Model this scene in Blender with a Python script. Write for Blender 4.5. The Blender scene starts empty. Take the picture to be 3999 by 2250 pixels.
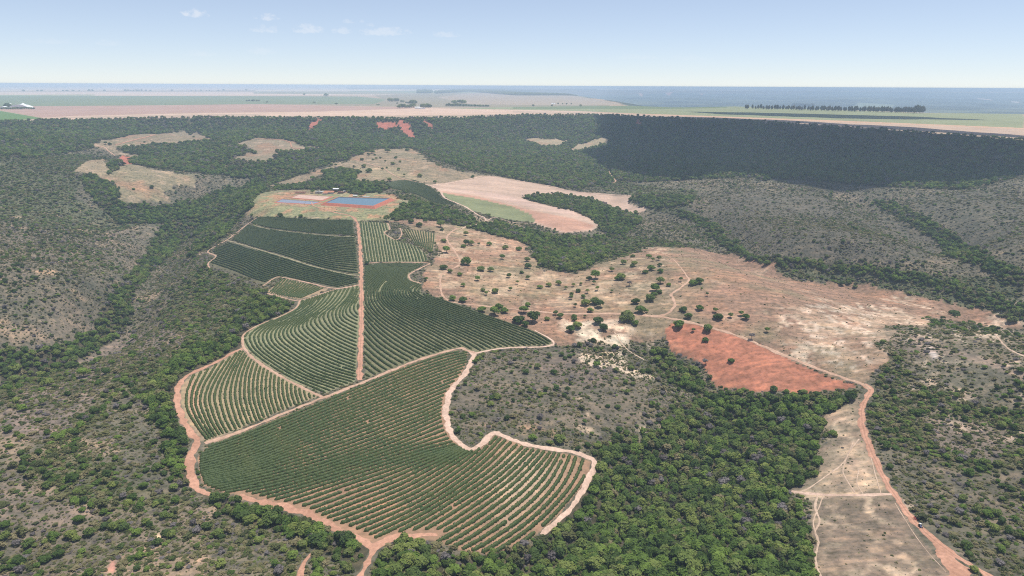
import bpy, bmesh, math, random
import numpy as np
from mathutils import Matrix, Vector
from mathutils.geometry import delaunay_2d_cdt

S = bpy.context.scene
R = math.radians
rnd = random.Random(7)
rng = np.random.default_rng(11)

# ------------------------------------------------------------------ camera
CAMZ = 220.0
PITCH = R(16.50); ROLL = R(0.29)
FPX = 1717.0; CX, CY = 1287.5, 724.5          # in the 2575 px wide frame the points below were read from
cF = np.array([0, math.cos(PITCH), -math.sin(PITCH)])
cU0 = np.array([0, math.sin(PITCH), math.cos(PITCH)])
cR0 = np.array([1.0, 0, 0])
cR = math.cos(ROLL) * cR0 + math.sin(ROLL) * cU0
cU = -math.sin(ROLL) * cR0 + math.cos(ROLL) * cU0
cam_d = bpy.data.cameras.new("camera")
cam = bpy.data.objects.new("camera", cam_d)
S.collection.objects.link(cam)
cam.matrix_world = Matrix(((cR[0], cU[0], -cF[0], 0), (cR[1], cU[1], -cF[1], 0), (cR[2], cU[2], -cF[2], CAMZ), (0, 0, 0, 1)))
cam_d.sensor_width = 36; cam_d.lens = 36 * FPX / 2575.0
cam_d.clip_start = 1.0; cam_d.clip_end = 200000
S.camera = cam

# ------------------------------------------------------------------ sky, sun, exposure
SUN_EL, SUN_AZ = R(74), R(75)
SUNV = np.array([math.sin(SUN_AZ) * math.cos(SUN_EL), math.cos(SUN_AZ) * math.cos(SUN_EL), math.sin(SUN_EL)])
w = bpy.data.worlds.new("World"); S.world = w; w.use_nodes = True
nt = w.node_tree
sky = nt.nodes.new("ShaderNodeTexSky"); sky.sky_type = 'NISHITA'; sky.sun_disc = False
sky.sun_elevation = SUN_EL; sky.sun_rotation = SUN_AZ
sky.altitude = 2500; sky.air_density = 0.9; sky.dust_density = 0.0; sky.ozone_density = 3.0
bg = nt.nodes["Background"]; bg.inputs[1].default_value = 0.125
hs = nt.nodes.new("ShaderNodeHueSaturation"); hs.inputs["Saturation"].default_value = .85; nt.links.new(sky.outputs[0], hs.inputs["Color"])
tint = nt.nodes.new("ShaderNodeMix"); tint.data_type = 'RGBA'; tint.blend_type = 'MULTIPLY'; tint.inputs[0].default_value = 1; tint.inputs[7].default_value = (1.70, 1.69, 1.76, 1)
gm = nt.nodes.new("ShaderNodeGamma"); gm.inputs[1].default_value = .72; nt.links.new(hs.outputs[0], gm.inputs[0])
nt.links.new(gm.outputs[0], tint.inputs[6]); nt.links.new(tint.outputs[2], bg.inputs[0])
sd = bpy.data.lights.new("sun", 'SUN'); sd.energy = 4.9; sd.angle = R(0.5); sd.color = (1.0, 0.955, 0.89)
sun = bpy.data.objects.new("sun", sd); S.collection.objects.link(sun)
sun.location = (0, 0, 3000)
sun.rotation_euler = Vector(SUNV).to_track_quat('Z', 'Y').to_euler()
S.view_settings.view_transform = 'Standard'; S.view_settings.look = 'None'
S.view_settings.exposure = 0.0; S.view_settings.gamma = 1.0
S.cycles.use_denoising = False; S.cycles.filter_width = 1.1
S.cycles.max_bounces = 5; S.cycles.diffuse_bounces = 2; S.cycles.glossy_bounces = 2
S.cycles.transmission_bounces = 2; S.cycles.volume_bounces = 2; S.cycles.transparent_max_bounces = 12

# ------------------------------------------------------------------ helpers
def link(o):
    S.collection.objects.link(o); return o

def tag(o, label=None, cat=None, group=None, kind=None):
    if label: o["label"] = label
    if cat: o["category"] = cat
    if group: o["group"] = group
    if kind: o["kind"] = kind
    return o

def npmesh(name, verts, faces, mat=None, smooth=False, cols=None):
    """verts (n,3), faces: (m,k) array of one size, or a list of such arrays"""
    if isinstance(faces, np.ndarray): faces = [faces]
    faces = [f for f in faces if len(f)]
    me = bpy.data.meshes.new(name)
    verts = np.asarray(verts, dtype=np.float32)
    me.vertices.add(len(verts)); me.vertices.foreach_set("co", verts.ravel())
    nl = sum(f.size for f in faces); npo = sum(len(f) for f in faces)
    me.loops.add(nl); me.polygons.add(npo)
    li = np.concatenate([f.ravel() for f in faces]).astype(np.int32)
    tot = np.concatenate([np.full(len(f), f.shape[1]) for f in faces])
    st = np.concatenate([[0], np.cumsum(tot)[:-1]]).astype(np.int32)
    me.loops.foreach_set("vertex_index", li)
    me.polygons.foreach_set("loop_start", st)
    if smooth: me.polygons.foreach_set("use_smooth", np.ones(npo, dtype=bool))
    else: me.polygons.foreach_set("use_smooth", np.zeros(npo, dtype=bool))
    if cols is not None:
        a = me.color_attributes.new("col", 'FLOAT_COLOR', 'POINT')
        a.data.foreach_set("color", np.asarray(cols, dtype=np.float32).ravel())
    me.update(calc_edges=True); me.validate()
    if mat: me.materials.append(mat)
    return me

def nobj(name, me, parent=None):
    o = bpy.data.objects.new(name, me); link(o)
    if parent: o.parent = parent
    return o

def empty(name, loc, rz=0):
    o = bpy.data.objects.new(name, None); link(o)
    o.location = loc; o.rotation_euler = (0, 0, rz); o.empty_display_size = 1
    return o

class MB:
    """collects shapes into one mesh"""
    def __init__(s): s.bm = bmesh.new()
    def box(s, cx, cy, cz, sx, sy, sz, rz=0, taper=1.0):
        vs = []
        for dz in (-.5, .5):
            t = taper if dz > 0 else 1
            for dx, dy in ((-.5, -.5), (.5, -.5), (.5, .5), (-.5, .5)):
                x, y = dx * sx * t, dy * sy * t
                vs.append(s.bm.verts.new((cx + x * math.cos(rz) - y * math.sin(rz), cy + x * math.sin(rz) + y * math.cos(rz), cz + dz * sz)))
        for f in ((3, 2, 1, 0), (4, 5, 6, 7), (0, 1, 5, 4), (1, 2, 6, 5), (2, 3, 7, 6), (3, 0, 4, 7)):
            s.bm.faces.new([vs[i] for i in f])
        return s
    def tube(s, pts, rads, n=7, cap=True):
        rings = []
        pts = [Vector(p) for p in pts]
        for i, p in enumerate(pts):
            d = (pts[min(i + 1, len(pts) - 1)] - pts[max(i - 1, 0)]).normalized()
            a = d.orthogonal().normalized(); b = d.cross(a)
            rings.append([s.bm.verts.new(p + (a * math.cos(k * 2 * math.pi / n) + b * math.sin(k * 2 * math.pi / n)) * rads[i]) for k in range(n)])
        for i in range(len(rings) - 1):
            for k in range(n):
                s.bm.faces.new((rings[i][k], rings[i][(k + 1) % n], rings[i + 1][(k + 1) % n], rings[i + 1][k]))
        if cap:
            s.bm.faces.new(rings[0][::-1]); s.bm.faces.new(rings[-1])
        return s
    def poly(s, pts):
        s.bm.faces.new([s.bm.verts.new(p) for p in pts]); return s
    def prism(s, prof, y0, y1):
        """profile in x,z swept along y"""
        a = [s.bm.verts.new((x, y0, z)) for x, z in prof]; b = [s.bm.verts.new((x, y1, z)) for x, z in prof]
        n = len(prof)
        s.bm.faces.new(a); s.bm.faces.new(b[::-1])
        for i in range(n): s.bm.faces.new((a[i], b[i], b[(i + 1) % n], a[(i + 1) % n]))
        return s
    def mesh(s, name, mat, smooth=False):
        bmesh.ops.recalc_face_normals(s.bm, faces=s.bm.faces)
        me = bpy.data.meshes.new(name); s.bm.to_mesh(me); s.bm.free()
        if mat: me.materials.append(mat)
        if smooth:
            for p in me.polygons: p.use_smooth = True
        return me
    def build(s, name, mat, parent=None, smooth=False):
        return nobj(name, s.mesh(name, mat, smooth), parent)

# value noise -------------------------------------------------------
def _hash(ix, iy, seed):
    h = (ix.astype(np.int64) * 374761393 + iy.astype(np.int64) * 668265263 + seed * 974711) & 0x7fffffff
    h = ((h ^ (h >> 13)) * 1274126177) & 0x7fffffff
    return ((h ^ (h >> 16)) & 0xffff) / 65535.0

def vnoise(x, y, seed=0):
    ix = np.floor(x); iy = np.floor(y); fx = x - ix; fy = y - iy
    fx = fx * fx * (3 - 2 * fx); fy = fy * fy * (3 - 2 * fy)
    a = _hash(ix, iy, seed); b = _hash(ix + 1, iy, seed); c = _hash(ix, iy + 1, seed); d = _hash(ix + 1, iy + 1, seed)
    return (a * (1 - fx) + b * fx) * (1 - fy) + (c * (1 - fx) + d * fx) * fy

def fbm(x, y, sc, seed=0, octv=3):
    """about -1..1, features of size sc metres"""
    r = 0; a = 1; t = 0
    for o in range(octv):
        r = r + a * (vnoise(x / sc + 13.7 * o, y / sc - 7.1 * o, seed + o) * 2 - 1); t += a; a *= .5; sc = sc * .5
    return r / t

def sstep(a, b, x):
    t = np.clip((x - a) / (b - a), 0, 1); return t * t * (3 - 2 * t)

def pip(px, py, poly):
    """points in polygon"""
    ins = np.zeros(px.shape, bool)
    n = len(poly)
    for i in range(n):
        x1, y1 = poly[i]; x2, y2 = poly[(i + 1) % n]
        if y1 == y2: continue
        c = ((y1 > py) != (y2 > py)) & (px < (x2 - x1) * (py - y1) / (y2 - y1) + x1)
        ins ^= c
    return ins

def segdist(px, py, line):
    d = np.full(px.shape, 1e9)
    for i in range(len(line) - 1):
        x1, y1 = line[i]; x2, y2 = line[i + 1]
        dx, dy = x2 - x1, y2 - y1; L = dx * dx + dy * dy + 1e-9
        t = np.clip(((px - x1) * dx + (py - y1) * dy) / L, 0, 1)
        d = np.minimum(d, np.hypot(px - x1 - t * dx, py - y1 - t * dy))
    return d

def catmull(P, per=8):
    P = np.asarray(P, float)
    if len(P) < 3:
        t = np.linspace(0, 1, per * 2)[:, None]; return P[0] * (1 - t) + P[-1] * t
    Q = np.vstack([2 * P[0] - P[1], P, 2 * P[-1] - P[-2]])
    out = []
    for i in range(len(P) - 1):
        p0, p1, p2, p3 = Q[i:i + 4]
        for t in np.linspace(0, 1, per, endpoint=False):
            out.append(.5 * ((2 * p1) + (p2 - p0) * t + (2 * p0 - 5 * p1 + 4 * p2 - p3) * t * t + (3 * p1 - p0 - 3 * p2 + p3) * t ** 3))
    out.append(P[-1]); return np.array(out)

def resample(P, step=None, n=None):
    P = np.asarray(P, float)
    d = np.concatenate([[0], np.cumsum(np.hypot(*(P[1:, :2] - P[:-1, :2]).T))])
    if n is None: n = max(2, int(d[-1] / step) + 1)
    s = np.linspace(0, d[-1], n)
    return np.stack([np.interp(s, d, P[:, k]) for k in range(P.shape[1])], 1)

def rays(pts):
    pts = np.asarray(pts, float).reshape(-1, 2)
    x = pts[:, 0] - CX; y = CY - pts[:, 1]
    d = cF[None] * FPX + cR[None] * x[:, None] + cU[None] * y[:, None]
    return d / np.linalg.norm(d, axis=1)[:, None]

def onplane(pts, z):
    d = rays(pts); t = np.where(d[:, 2] < 0, (z - CAMZ) / np.minimum(d[:, 2], -.0017), 58000)
    return d[:, :2] * t[:, None]

# ------------------------------------------------------------------ the lie of the land
HP = 120.0                                            # height of the tableland
edge_px = [(-500, 318), (-200, 312), (0, 306), (250, 300), (500, 296), (760, 297), (1000, 299), (1150, 297), (1300, 291), (1500, 289), (1700, 298), (1900, 306), (2100, 318), (2300, 333), (2575, 352), (2900, 372)]
EDGE = onplane(edge_px, HP)
EDGE = np.vstack([[-9000, 1700], [-4000, 1750], EDGE, [3000, 1150], [9000, 900]])
EDGE = EDGE[np.argsort(EDGE[:, 0])]
ctrl = [ # image place, height
 (1287, 1440, -4), (0, 1440, 2), (600, 1400, 2), (2575, 1440, 6), (2100, 1400, 0), (1800, 1300, -16), (1500, 1350, -12), (1100, 1300, 0),
 (1650, 1150, -16), (1300, 1200, -2), (900, 1200, 3), (550, 1180, 3), (250, 1200, 12), (0, 1150, 20), (910, 960, 9), (1200, 1000, 5), (1450, 1000, -1),
 (1900, 1080, -10), (2250, 1050, 8), (2500, 1000, 16), (650, 900, 8), (330, 900, 12), (440, 800, 2), (100, 905, -14), (260, 800, -14), (360, 660, -8), (450, 570, 2),
 (560, 500, 18), (150, 700, 22), (0, 700, 34), (0, 560, 42), (200, 560, 26), (900, 760, 20), (1100, 800, 16), (1300, 860, 7), (700, 640, 26), (560, 650, 14), (900, 560, 36),
 (900, 510, 41), (700, 510, 40), (1000, 510, 39), (1150, 620, 26), (1250, 740, 18), (1500, 740, 16), (1400, 640, 8), (1500, 600, 6), (1700, 650, 26), (1950, 740, 22), (2150, 850, 14), (1850, 880, 8),
 (2350, 870, 24), (2575, 900, 34), (1650, 560, 14), (1850, 620, 12), (2150, 680, 8), (2400, 735, 8), (2575, 790, 6), (2000, 570, 44), (2200, 620, 38), (2450, 620, 44), (2300, 540, 42), (2575, 560, 58),
 (2575, 640, 40), (2400, 600, 26), (1350, 520, 26), (1550, 510, 18), (1250, 460, 40), (1050, 480, 42), (1080, 410, 64), (850, 450, 52), (650, 450, 44), (400, 470, 46),
 (420, 350, 84), (200, 400, 66), (0, 400, 84), (0, 470, 58), (700, 380, 74), (1000, 372, 68), (1200, 400, 52), (1450, 375, 40), (1450, 440, 30), (1650, 450, 36), (2000, 470, 46), (2300, 480, 54), (2500, 478, 60),
 (250, 330, 100), (760, 330, 95)]
cz = np.array([c[2] for c in ctrl], float)
dd = rays([(c[0], c[1]) for c in ctrl]); tt = (cz - CAMZ) / dd[:, 2]
cxy = dd[:, :2] * tt[:, None]
extra = [(-45, 300, 15), (45, 300, 12), (-50, 700, 35), (48, 700, 45), (-50, 1300, 80), (50, 1200, 80), (0, 60, -5), (-40, 90, 5), (40, 90, 5), (-62, 200, 25), (62, 200, 25), (-60, 1600, 90), (60, 1600, 90),
         (-20, 2300, 70), (10, 2500, 60), (30, 2200, 70), (0, 3500, 80), (-40, 3000, 80), (40, 3000, 80)]
cu = np.concatenate([np.arctan2(cxy[:, 0], cxy[:, 1]), [R(e[0]) for e in extra]])
cv = np.concatenate([np.log(np.hypot(cxy[:, 0], cxy[:, 1])), [math.log(e[1]) for e in extra]])
cz = np.concatenate([cz, [e[2] for e in extra]])
def tpsk(r2): return .5 * r2 * np.log(r2 + 1e-9)
K = tpsk((cu[:, None] - cu[None]) ** 2 + (cv[:, None] - cv[None]) ** 2) + np.eye(len(cu)) * 2e-3
Pm = np.stack([np.ones_like(cu), cu, cv], 1)
A = np.block([[K, Pm], [Pm.T, np.zeros((3, 3))]])
sol = np.linalg.solve(A, np.concatenate([cz, [0, 0, 0]]))
NU, NV = 940, 1160
U0, U1, V0, V1 = R(-60), R(60), math.log(55.0), math.log(62000.0)
def tps(u, v):
    r = sol[-3] + sol[-2] * u + sol[-1] * v
    for i in range(len(cu)): r = r + sol[i] * tpsk((u - cu[i]) ** 2 + (v - cv[i]) ** 2)
    return r
gu = np.linspace(U0, U1, 161); gv = np.linspace(V0, math.log(5000), 161)
GU, GV = np.meshgrid(gu, gv); cg = tps(GU, GV)
us = np.linspace(U0, U1, NU); vs_ = np.linspace(V0, V1, NV)
UU, VV = np.meshgrid(us, vs_)
def bil(g, fu, fv):
    iu = np.clip(fu.astype(int), 0, g.shape[1] - 2); iv = np.clip(fv.astype(int), 0, g.shape[0] - 2)
    a = fu - iu; b = fv - iv
    a = np.clip(a, 0, 1); b = np.clip(b, 0, 1)
    return (g[iv, iu] * (1 - a) + g[iv, iu + 1] * a) * (1 - b) + (g[iv + 1, iu] * (1 - a) + g[iv + 1, iu + 1] * a) * b
base = bil(cg, (UU - U0) / (U1 - U0) * 160, (VV - V0) / (math.log(5000) - V0) * 160)
RR = np.exp(VV); GX = RR * np.sin(UU); GY = RR * np.cos(UU)
# escarpment
Eg = np.interp(GX, EDGE[:, 0], EDGE[:, 1])
sd_ = (Eg - GY) * .92 + fbm(GX, GY, 130, 5, 2) * 16 + fbm(GX, GY * .3, 60, 6, 2) * 6
Wd = np.interp(GX, [-1500, -700, 0, 250, 600, 1100], [260, 250, 330, 420, 430, 260])
f = np.clip(1 - sd_ / Wd, 0, 1) ** 1.6
base = np.minimum(base, HP - 8)
und = fbm(GX, GY, 170, 21, 3) * 4.0 + fbm(GX, GY, 45, 22, 2) * .8
hill = sstep(250, 600, np.abs(GX + 60)) * sstep(600, 1000, RR)
und = und + fbm(GX, GY, 260, 24, 3) * 15 * hill
und = und * sstep(0, 200, sd_) * sstep(100, 250, RR)
gul = -np.abs(fbm(GX * 1.0, GY * .30, 150, 31, 3)) * 46 * np.clip(f * (1 - f) * 4, 0, 1) + 4 * np.clip(f * (1 - f) * 4, 0, 1)
ZZ = base + und
ZZ = np.where(sd_ > 0, ZZ * (1 - f) + HP * f + np.minimum(gul, 4), HP)
ZZ = np.where(GY > Eg + 60, HP, ZZ)
# the far valley cut into the tableland
fv_px = [(1200, 230.5), (1330, 236), (1452, 241), (1500, 247), (1538, 256), (1570, 265), (1700, 269), (1850, 267), (2100, 276), (2330, 284.5), (2600, 288), (3300, 300), (3300, 238), (2575, 234), (2300, 231.5), (2100, 230.5), (1900, 229.5), (1700, 229.5), (1500, 228.5), (1290, 227)]
FV = onplane(fv_px, HP)
m = (RR > 2300)
fx_, fy_ = GX[m], GY[m]
wx = fx_ + fbm(fx_, fy_, 900, 41, 3) * 160; wy = fy_ + fbm(fx_, fy_, 900, 44, 3) * 160
ins = pip(wx, wy, FV); dist = segdist(wx, wy, np.vstack([FV, FV[:1]]))
dep = sstep(0, 700, np.where(ins, dist, 0)) ** .8
floorz = 12 + fbm(fx_, fy_, 1400, 47, 4) * 34 + sstep(9000, 12500, fy_) * 18
zf = HP * (1 - dep) + floorz * dep
ZZ[m] = np.where(ins, np.minimum(HP, zf), ZZ[m])
FVM = np.zeros(ZZ.shape); FVM[m] = np.where(ins, sstep(0, 60, dist), 0)

def guv(x, y):
    u = np.arctan2(x, y); v = np.log(np.hypot(x, y) + 1e-9)
    return (u - U0) / (U1 - U0) * (NU - 1), (v - V0) / (V1 - V0) * (NV - 1)
def hgt(x, y):
    x = np.asarray(x, float); y = np.asarray(y, float)
    fu, fv = guv(x, y); return bil(ZZ, fu, fv)

def ground(pts):
    """image places -> points on the terrain (n,3)"""
    d = rays(pts); out = np.zeros((len(d), 3))
    ts = np.exp(np.linspace(math.log(150), math.log(58000), 1500))
    for i, r in enumerate(d):
        x, y, z = r[0] * ts, r[1] * ts, CAMZ + r[2] * ts
        g = hgt(x, y) - z
        k = np.argmax(g > 0)
        if g[k] <= 0: k = len(ts) - 1
        k = max(k, 1); a = g[k - 1] / (g[k - 1] - g[k] + 1e-9)
        t = ts[k - 1] + (ts[k] - ts[k - 1]) * min(max(a, 0), 1)
        out[i] = (r[0] * t, r[1] * t, 0)
    out[:, 2] = hgt(out[:, 0], out[:, 1])
    return out
# streams have cut wooded ravines
for line, dep_, wid_ in (([(-150, 950), (0, 925), (120, 905), (230, 868), (290, 800), (330, 740), (362, 690), (400, 640), (425, 590), (480, 550), (560, 520)], 15, 42), ([(1560, 500), (1640, 530), (1740, 540), (1800, 580), (1840, 618), (1920, 658), (2050, 670), (2200, 688), (2350, 714), (2500, 760), (2700, 830)], 13, 45),
        ([(2150, 480), (2230, 520), (2330, 560), (2400, 610), (2450, 640), (2575, 705), (2700, 760)], 16, 55), ([(1650, 880), (1760, 960), (1800, 1060), (1700, 1180), (1560, 1280), (1400, 1400), (1300, 1500)], 8, 38), ([(640, 450), (560, 470), (440, 500), (330, 535), (240, 540)], 10, 50), ([(1300, 540), (1400, 610), (1480, 600), (1560, 560)], 6, 40)):
    L_ = ground(catmull(line, 4))[:, :2]; x0, y0 = L_.min(0) - 200; x1, y1 = L_.max(0) + 200
    m = (GX > x0) & (GX < x1) & (GY > y0) & (GY < y1) & (GY < Eg - 250)
    d_ = segdist(GX[m] + fbm(GX[m], GY[m], 60, 51, 2) * 10, GY[m], L_)
    ZZ[m] = ZZ[m] - dep_ * 1.5 * np.exp(-(d_ / wid_) ** 2 * 1.2)
def gpoly(pts, per=5):
    """closed image outline -> world xy outline, edges subdivided"""
    P = np.array(pts, float); P = np.vstack([P, P[:1]])
    Q = []
    for i in range(len(P) - 1):
        for t in np.linspace(0, 1, per, endpoint=False): Q.append(P[i] * (1 - t) + P[i + 1] * t)
    return ground(Q)[:, :2]

# the farmyard and its ponds stand on levelled ground
L_ = gpoly([(655, 492), (740, 484), (900, 484), (1000, 492), (1010, 515), (960, 530), (800, 528), (650, 520)]); YARD = 41.0
x0, y0 = L_.min(0) - 80; x1, y1 = L_.max(0) + 80
m = (GX > x0) & (GX < x1) & (GY > y0) & (GY < y1)
d_ = segdist(GX[m], GY[m], np.vstack([L_, L_[:1]])); i_ = pip(GX[m], GY[m], L_)
a_ = np.where(i_, 1.0, sstep(60, 0, d_)) if False else np.where(i_, 1.0, 1 - sstep(0, 60, d_))
ZZ[m] = ZZ[m] * (1 - a_) + YARD * a_
# ------------------------------------------------------------------ materials
def newmat(name, rough=.9, spec=.15):
    m = bpy.data.materials.new(name); m.use_nodes = True
    b = m.node_tree.nodes["Principled BSDF"]
    b.inputs["Roughness"].default_value = rough; b.inputs["Specular IOR Level"].default_value = spec
    return m, m.node_tree, b
def nd(t, k, **kw):
    n = t.nodes.new(k)
    for a, v in kw.items(): setattr(n, a, v)
    return n
def noise(t, scale, detail=3, rough=.55, vec=None, stretch=None):
    n = nd(t, "ShaderNodeTexNoise"); n.inputs["Scale"].default_value = scale; n.inputs["Detail"].default_value = detail; n.inputs["Roughness"].default_value = rough
    if vec is None:
        tc = nd(t, "ShaderNodeTexCoord"); vec = tc.outputs["Object"]
    if stretch:
        mp = nd(t, "ShaderNodeMapping"); mp.inputs["Scale"].default_value = stretch; t.links.new(vec, mp.inputs[0]); vec = mp.outputs[0]
    t.links.new(vec, n.inputs["Vector"]); return n
def ramp(t, fac, stops):
    r = nd(t, "ShaderNodeValToRGB"); e = r.color_ramp.elements
    while len(e) > 1: e.remove(e[-1])
    e[0].position = stops[0][0]; e[0].color = (*stops[0][1], 1)
    for p, c in stops[1:]:
        k = e.new(p); k.color = (*c, 1)
    t.links.new(fac, r.inputs[0]); return r
def mixc(t, fac, a, b, mode='MIX'):
    n = nd(t, "ShaderNodeMix", data_type='RGBA', blend_type=mode)
    for s, v in ((n.inputs[0], fac), (n.inputs[6], a), (n.inputs[7], b)):
        if hasattr(v, "links"): t.links.new(v, s)
        elif isinstance(v, tuple): s.default_value = (*v, 1)
        else: s.default_value = v
    return n.outputs[2]
def simple(name, col, rough=.8, var=.25, scale=.6, spec=.2, bump=0):
    m, t, b = newmat(name, rough, spec)
    n = noise(t, scale, 4)
    lo = tuple(c * (1 - var) for c in col); hi = tuple(min(1, c * (1 + var)) for c in col)
    r = ramp(t, n.outputs[0], [(.3, lo), (.7, hi)])
    t.links.new(r.outputs[0], b.inputs["Base Color"])
    return m

# ------------------------------------------------------------------ what grows where
SCRUB, FOREST, PASTURE, BARE, MIXED, SLOPE, THIN, FAR, WOODS = range(9)
C_scrub = (.128, .118, .090); C_forest = (.075, .068, .045); C_past = (.25, .163, .12); C_pastg = (.29, .255, .155)
C_red = (.43, .165, .085); C_sand = (.62, .50, .38); C_green = (.16, .19, .085)
cls = np.full(ZZ.shape, SCRUB, np.int8)
col = np.zeros(ZZ.shape + (3,)); col[:] = C_scrub
vary = np.ones(ZZ.shape)                              # how much the fine mottling shows
big = fbm(GX, GY, 90, 61, 4); mid = fbm(GX, GY, 30, 64, 3)
col *= (1 + .22 * big + .12 * mid)[..., None]
pinkish = sstep(.12, .5, fbm(GX, GY, 55, 67, 4))
col = col * (1 - .28 * pinkish[..., None]) + np.array((.24, .185, .14)) * (.28 * pinkish[..., None])
WX1 = fbm(GX, GY, 22, 71, 3); WY1 = fbm(GX, GY, 22, 75, 3)
def zone(pts, c=None, k=None, rag=5.0, v=None, soft=0, mixn=0.0, world=None, plain=False):
    P = gpoly(pts) if world is None else world
    x0, y0 = P.min(0) - 30; x1, y1 = P.max(0) + 30
    m = (GX > x0) & (GX < x1) & (GY > y0) & (GY < y1)
    if plain: m &= on_top
    if not m.any(): return P
    a = rag * np.clip(RR[m] / 700, .5, 2.5)
    x = GX[m] + WX1[m] * a; y = GY[m] + WY1[m] * a
    i = pip(x, y, P).astype(float)
    if soft:
        d = segdist(x, y, np.vstack([P, P[:1]])); i = np.where(i > 0, sstep(0, soft, d), 0)
        i = i * np.clip(.75 + mixn * 2 * fbm(GX[m], GY[m], 14, 81, 3), 0, 1)
    if c is not None:
        cc = np.array(c) * (1 + .10 * big[m] + .08 * mid[m])[:, None]
        col[m] = col[m] * (1 - i[:, None]) + cc * i[:, None]
    t = cls[m]
    if k is not None: t[i > .5] = k; cls[m] = t
    if v is not None:
        q = vary[m]; q[i > .5] = v; vary[m] = q
    return P

# tableland and the far valley
on_top = (ZZ > HP - .5) | (GY > Eg)
col[on_top] = (.40, .30, .215); cls[on_top] = FAR; vary[on_top] = .35
ft = fbm(GX, GY, 700, 91, 4); ft2 = fbm(GX, GY, 230, 95, 3)
fm = FVM[..., None]
fcol = np.array((.075, .09, .07)) * (1 + .9 * ft + .8 * ft2)[..., None]
clr = sstep(.32, .45, fbm(GX, GY, 900, 98, 3))[..., None] * .5
fcol = fcol * (1 - clr) + np.array((.20, .21, .13)) * clr
col = col * (1 - fm) + fcol * fm
def plat(pts, c, k=FAR, v=.3, rag=0):
    W = onplane(pts, HP)
    return zone(None, c, k, rag=rag, v=v, world=W, plain=True)
TAN, TAN2, GRN, GRN2, PINK, BURN = (.46, .32, .23), (.55, .42, .31), (.18, .22, .13), (.25, .27, .15), (.40, .265, .21), (.20, .16, .15)
plat([(-900, 225), (3000, 232), (3000, 219), (-900, 212)], (.16, .13, .10))
plat([(-900, 229), (0, 229), (600, 227), (870, 226), (870, 216), (-900, 212)], (.60, .47, .38))
plat([(-900, 219.5), (400, 219.5), (1000, 220), (1290, 221), (1290, 218), (-900, 217)], BURN)
plat([(0, 218), (330, 219), (640, 216), (640, 215), (0, 216)], (.33, .26, .21))
plat([(690, 219), (1280, 221), (1280, 219), (940, 217), (690, 218)], (.4, .32, .24))
plat([(-900, 242), (0, 242), (240, 241), (1020, 240), (940, 236), (640, 232), (-900, 229)], (.62, .47, .38))
plat([(-900, 243), (0, 242), (240, 240.5), (240, 238), (0, 239), (-900, 239)], (.27, .30, .17))
plat([(640, 232), (1290, 231), (1290, 226), (900, 224), (640, 227)], (.66, .52, .40))
plat([(640, 236), (960, 238), (1290, 236), (1290, 231), (1040, 228), (900, 230), (640, 230)], (.30, .27, .18))
plat([(880, 231), (1050, 234), (1290, 234), (1290, 229.5), (880, 229)], GRN2)
plat([(-900, 275), (0, 269), (400, 265), (640, 262), (960, 266), (1000, 252), (900, 243), (640, 242), (240, 241), (0, 242), (-900, 244)], GRN)
plat([(640, 262), (960, 268), (1120, 270), (1330, 273), (1540, 268), (1460, 240), (1280, 232), (1100, 236), (940, 240), (970, 252), (940, 262)], (.27, .235, .165))
plat([(-900, 310), (0, 305), (110, 298), (0, 279), (-900, 282)], (.12, .20, .07))
plat([(0, 277), (100, 296), (250, 290), (500, 284), (800, 281), (1000, 277), (1060, 270), (950, 269), (640, 262), (400, 265), (0, 268)], PINK)
plat([(95, 300), (250, 301), (640, 293), (900, 292), (1300, 287), (1500, 285), (1700, 292), (1450, 280), (1290, 276), (1060, 272), (800, 281), (500, 285), (180, 292), (100, 297)], (.56, .40, .30))
plat([(110, 296), (250, 300), (500, 297), (700, 293), (640, 287), (400, 289), (200, 294)], (.44, .33, .245))
plat([(1130, 274), (1290, 276), (1450, 279), (1700, 290), (2575, 325), (2575, 285), (2330, 285), (1850, 267), (1600, 269), (1290, 269)], GRN2)
plat([(1290, 283), (1600, 292), (1900, 304), (2575, 342), (2900, 360), (2900, 335), (2575, 325), (2100, 306), (1700, 291), (1480, 282), (1290, 279)], (.46, .34, .255))
plat([(1450, 281), (1700, 292), (2100, 307), (2575, 325), (2900, 338), (2900, 334), (2575, 322), (2100, 303), (1700, 289)], (.52, .35, .24))
plat([(1290, 274), (1700, 274), (1830, 271), (1830, 268), (1600, 266), (1290, 269)], (.16, .20, .10))
plat([(1280, 234), (1290, 241), (1440, 241), (1560, 262), (1520, 264), (1290, 264), (1180, 262), (1100, 245), (1180, 234)], (.36, .29, .22))
plat([(1095, 231), (1095, 236), (1180, 231), (1290, 240), (1450, 240), (1450, 231), (1300, 226), (1180, 225)], (.055, .065, .05), WOODS)
plat([(1048, 228), (1048, 235), (1084, 235), (1084, 228)], (.07, .075, .05), WOODS)
plat([(1120, 262), (1130, 267), (1230, 268.5), (1228, 266), (1150, 260)], (.07, .08, .05), WOODS)
plat([(938, 212.6), (938, 214.4), (1060, 214.8), (1060, 213)], (.05, .06, .05))
plat([(1672, 217.5), (1672, 219.5), (1770, 220.5), (1770, 218.5)], (.05, .06, .05))
plat([(1404, 225), (1404, 227), (1510, 227.5), (1510, 225)], (.05, .06, .05))
plat([(1520, 222), (1520, 225), (1700, 226), (1700, 222)], (.05, .06, .05))
plat([(1290, 222), (1290, 224), (2000, 226), (2000, 223.5)], (.44, .34, .27))
plat([(1500, 224.5), (1500, 226), (1900, 228.5), (1900, 227)], (.55, .46, .38))
plat([(1180, 218), (1180, 220), (1290, 220.5), (1500, 221), (1500, 219)], (.45, .36, .28))

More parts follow.
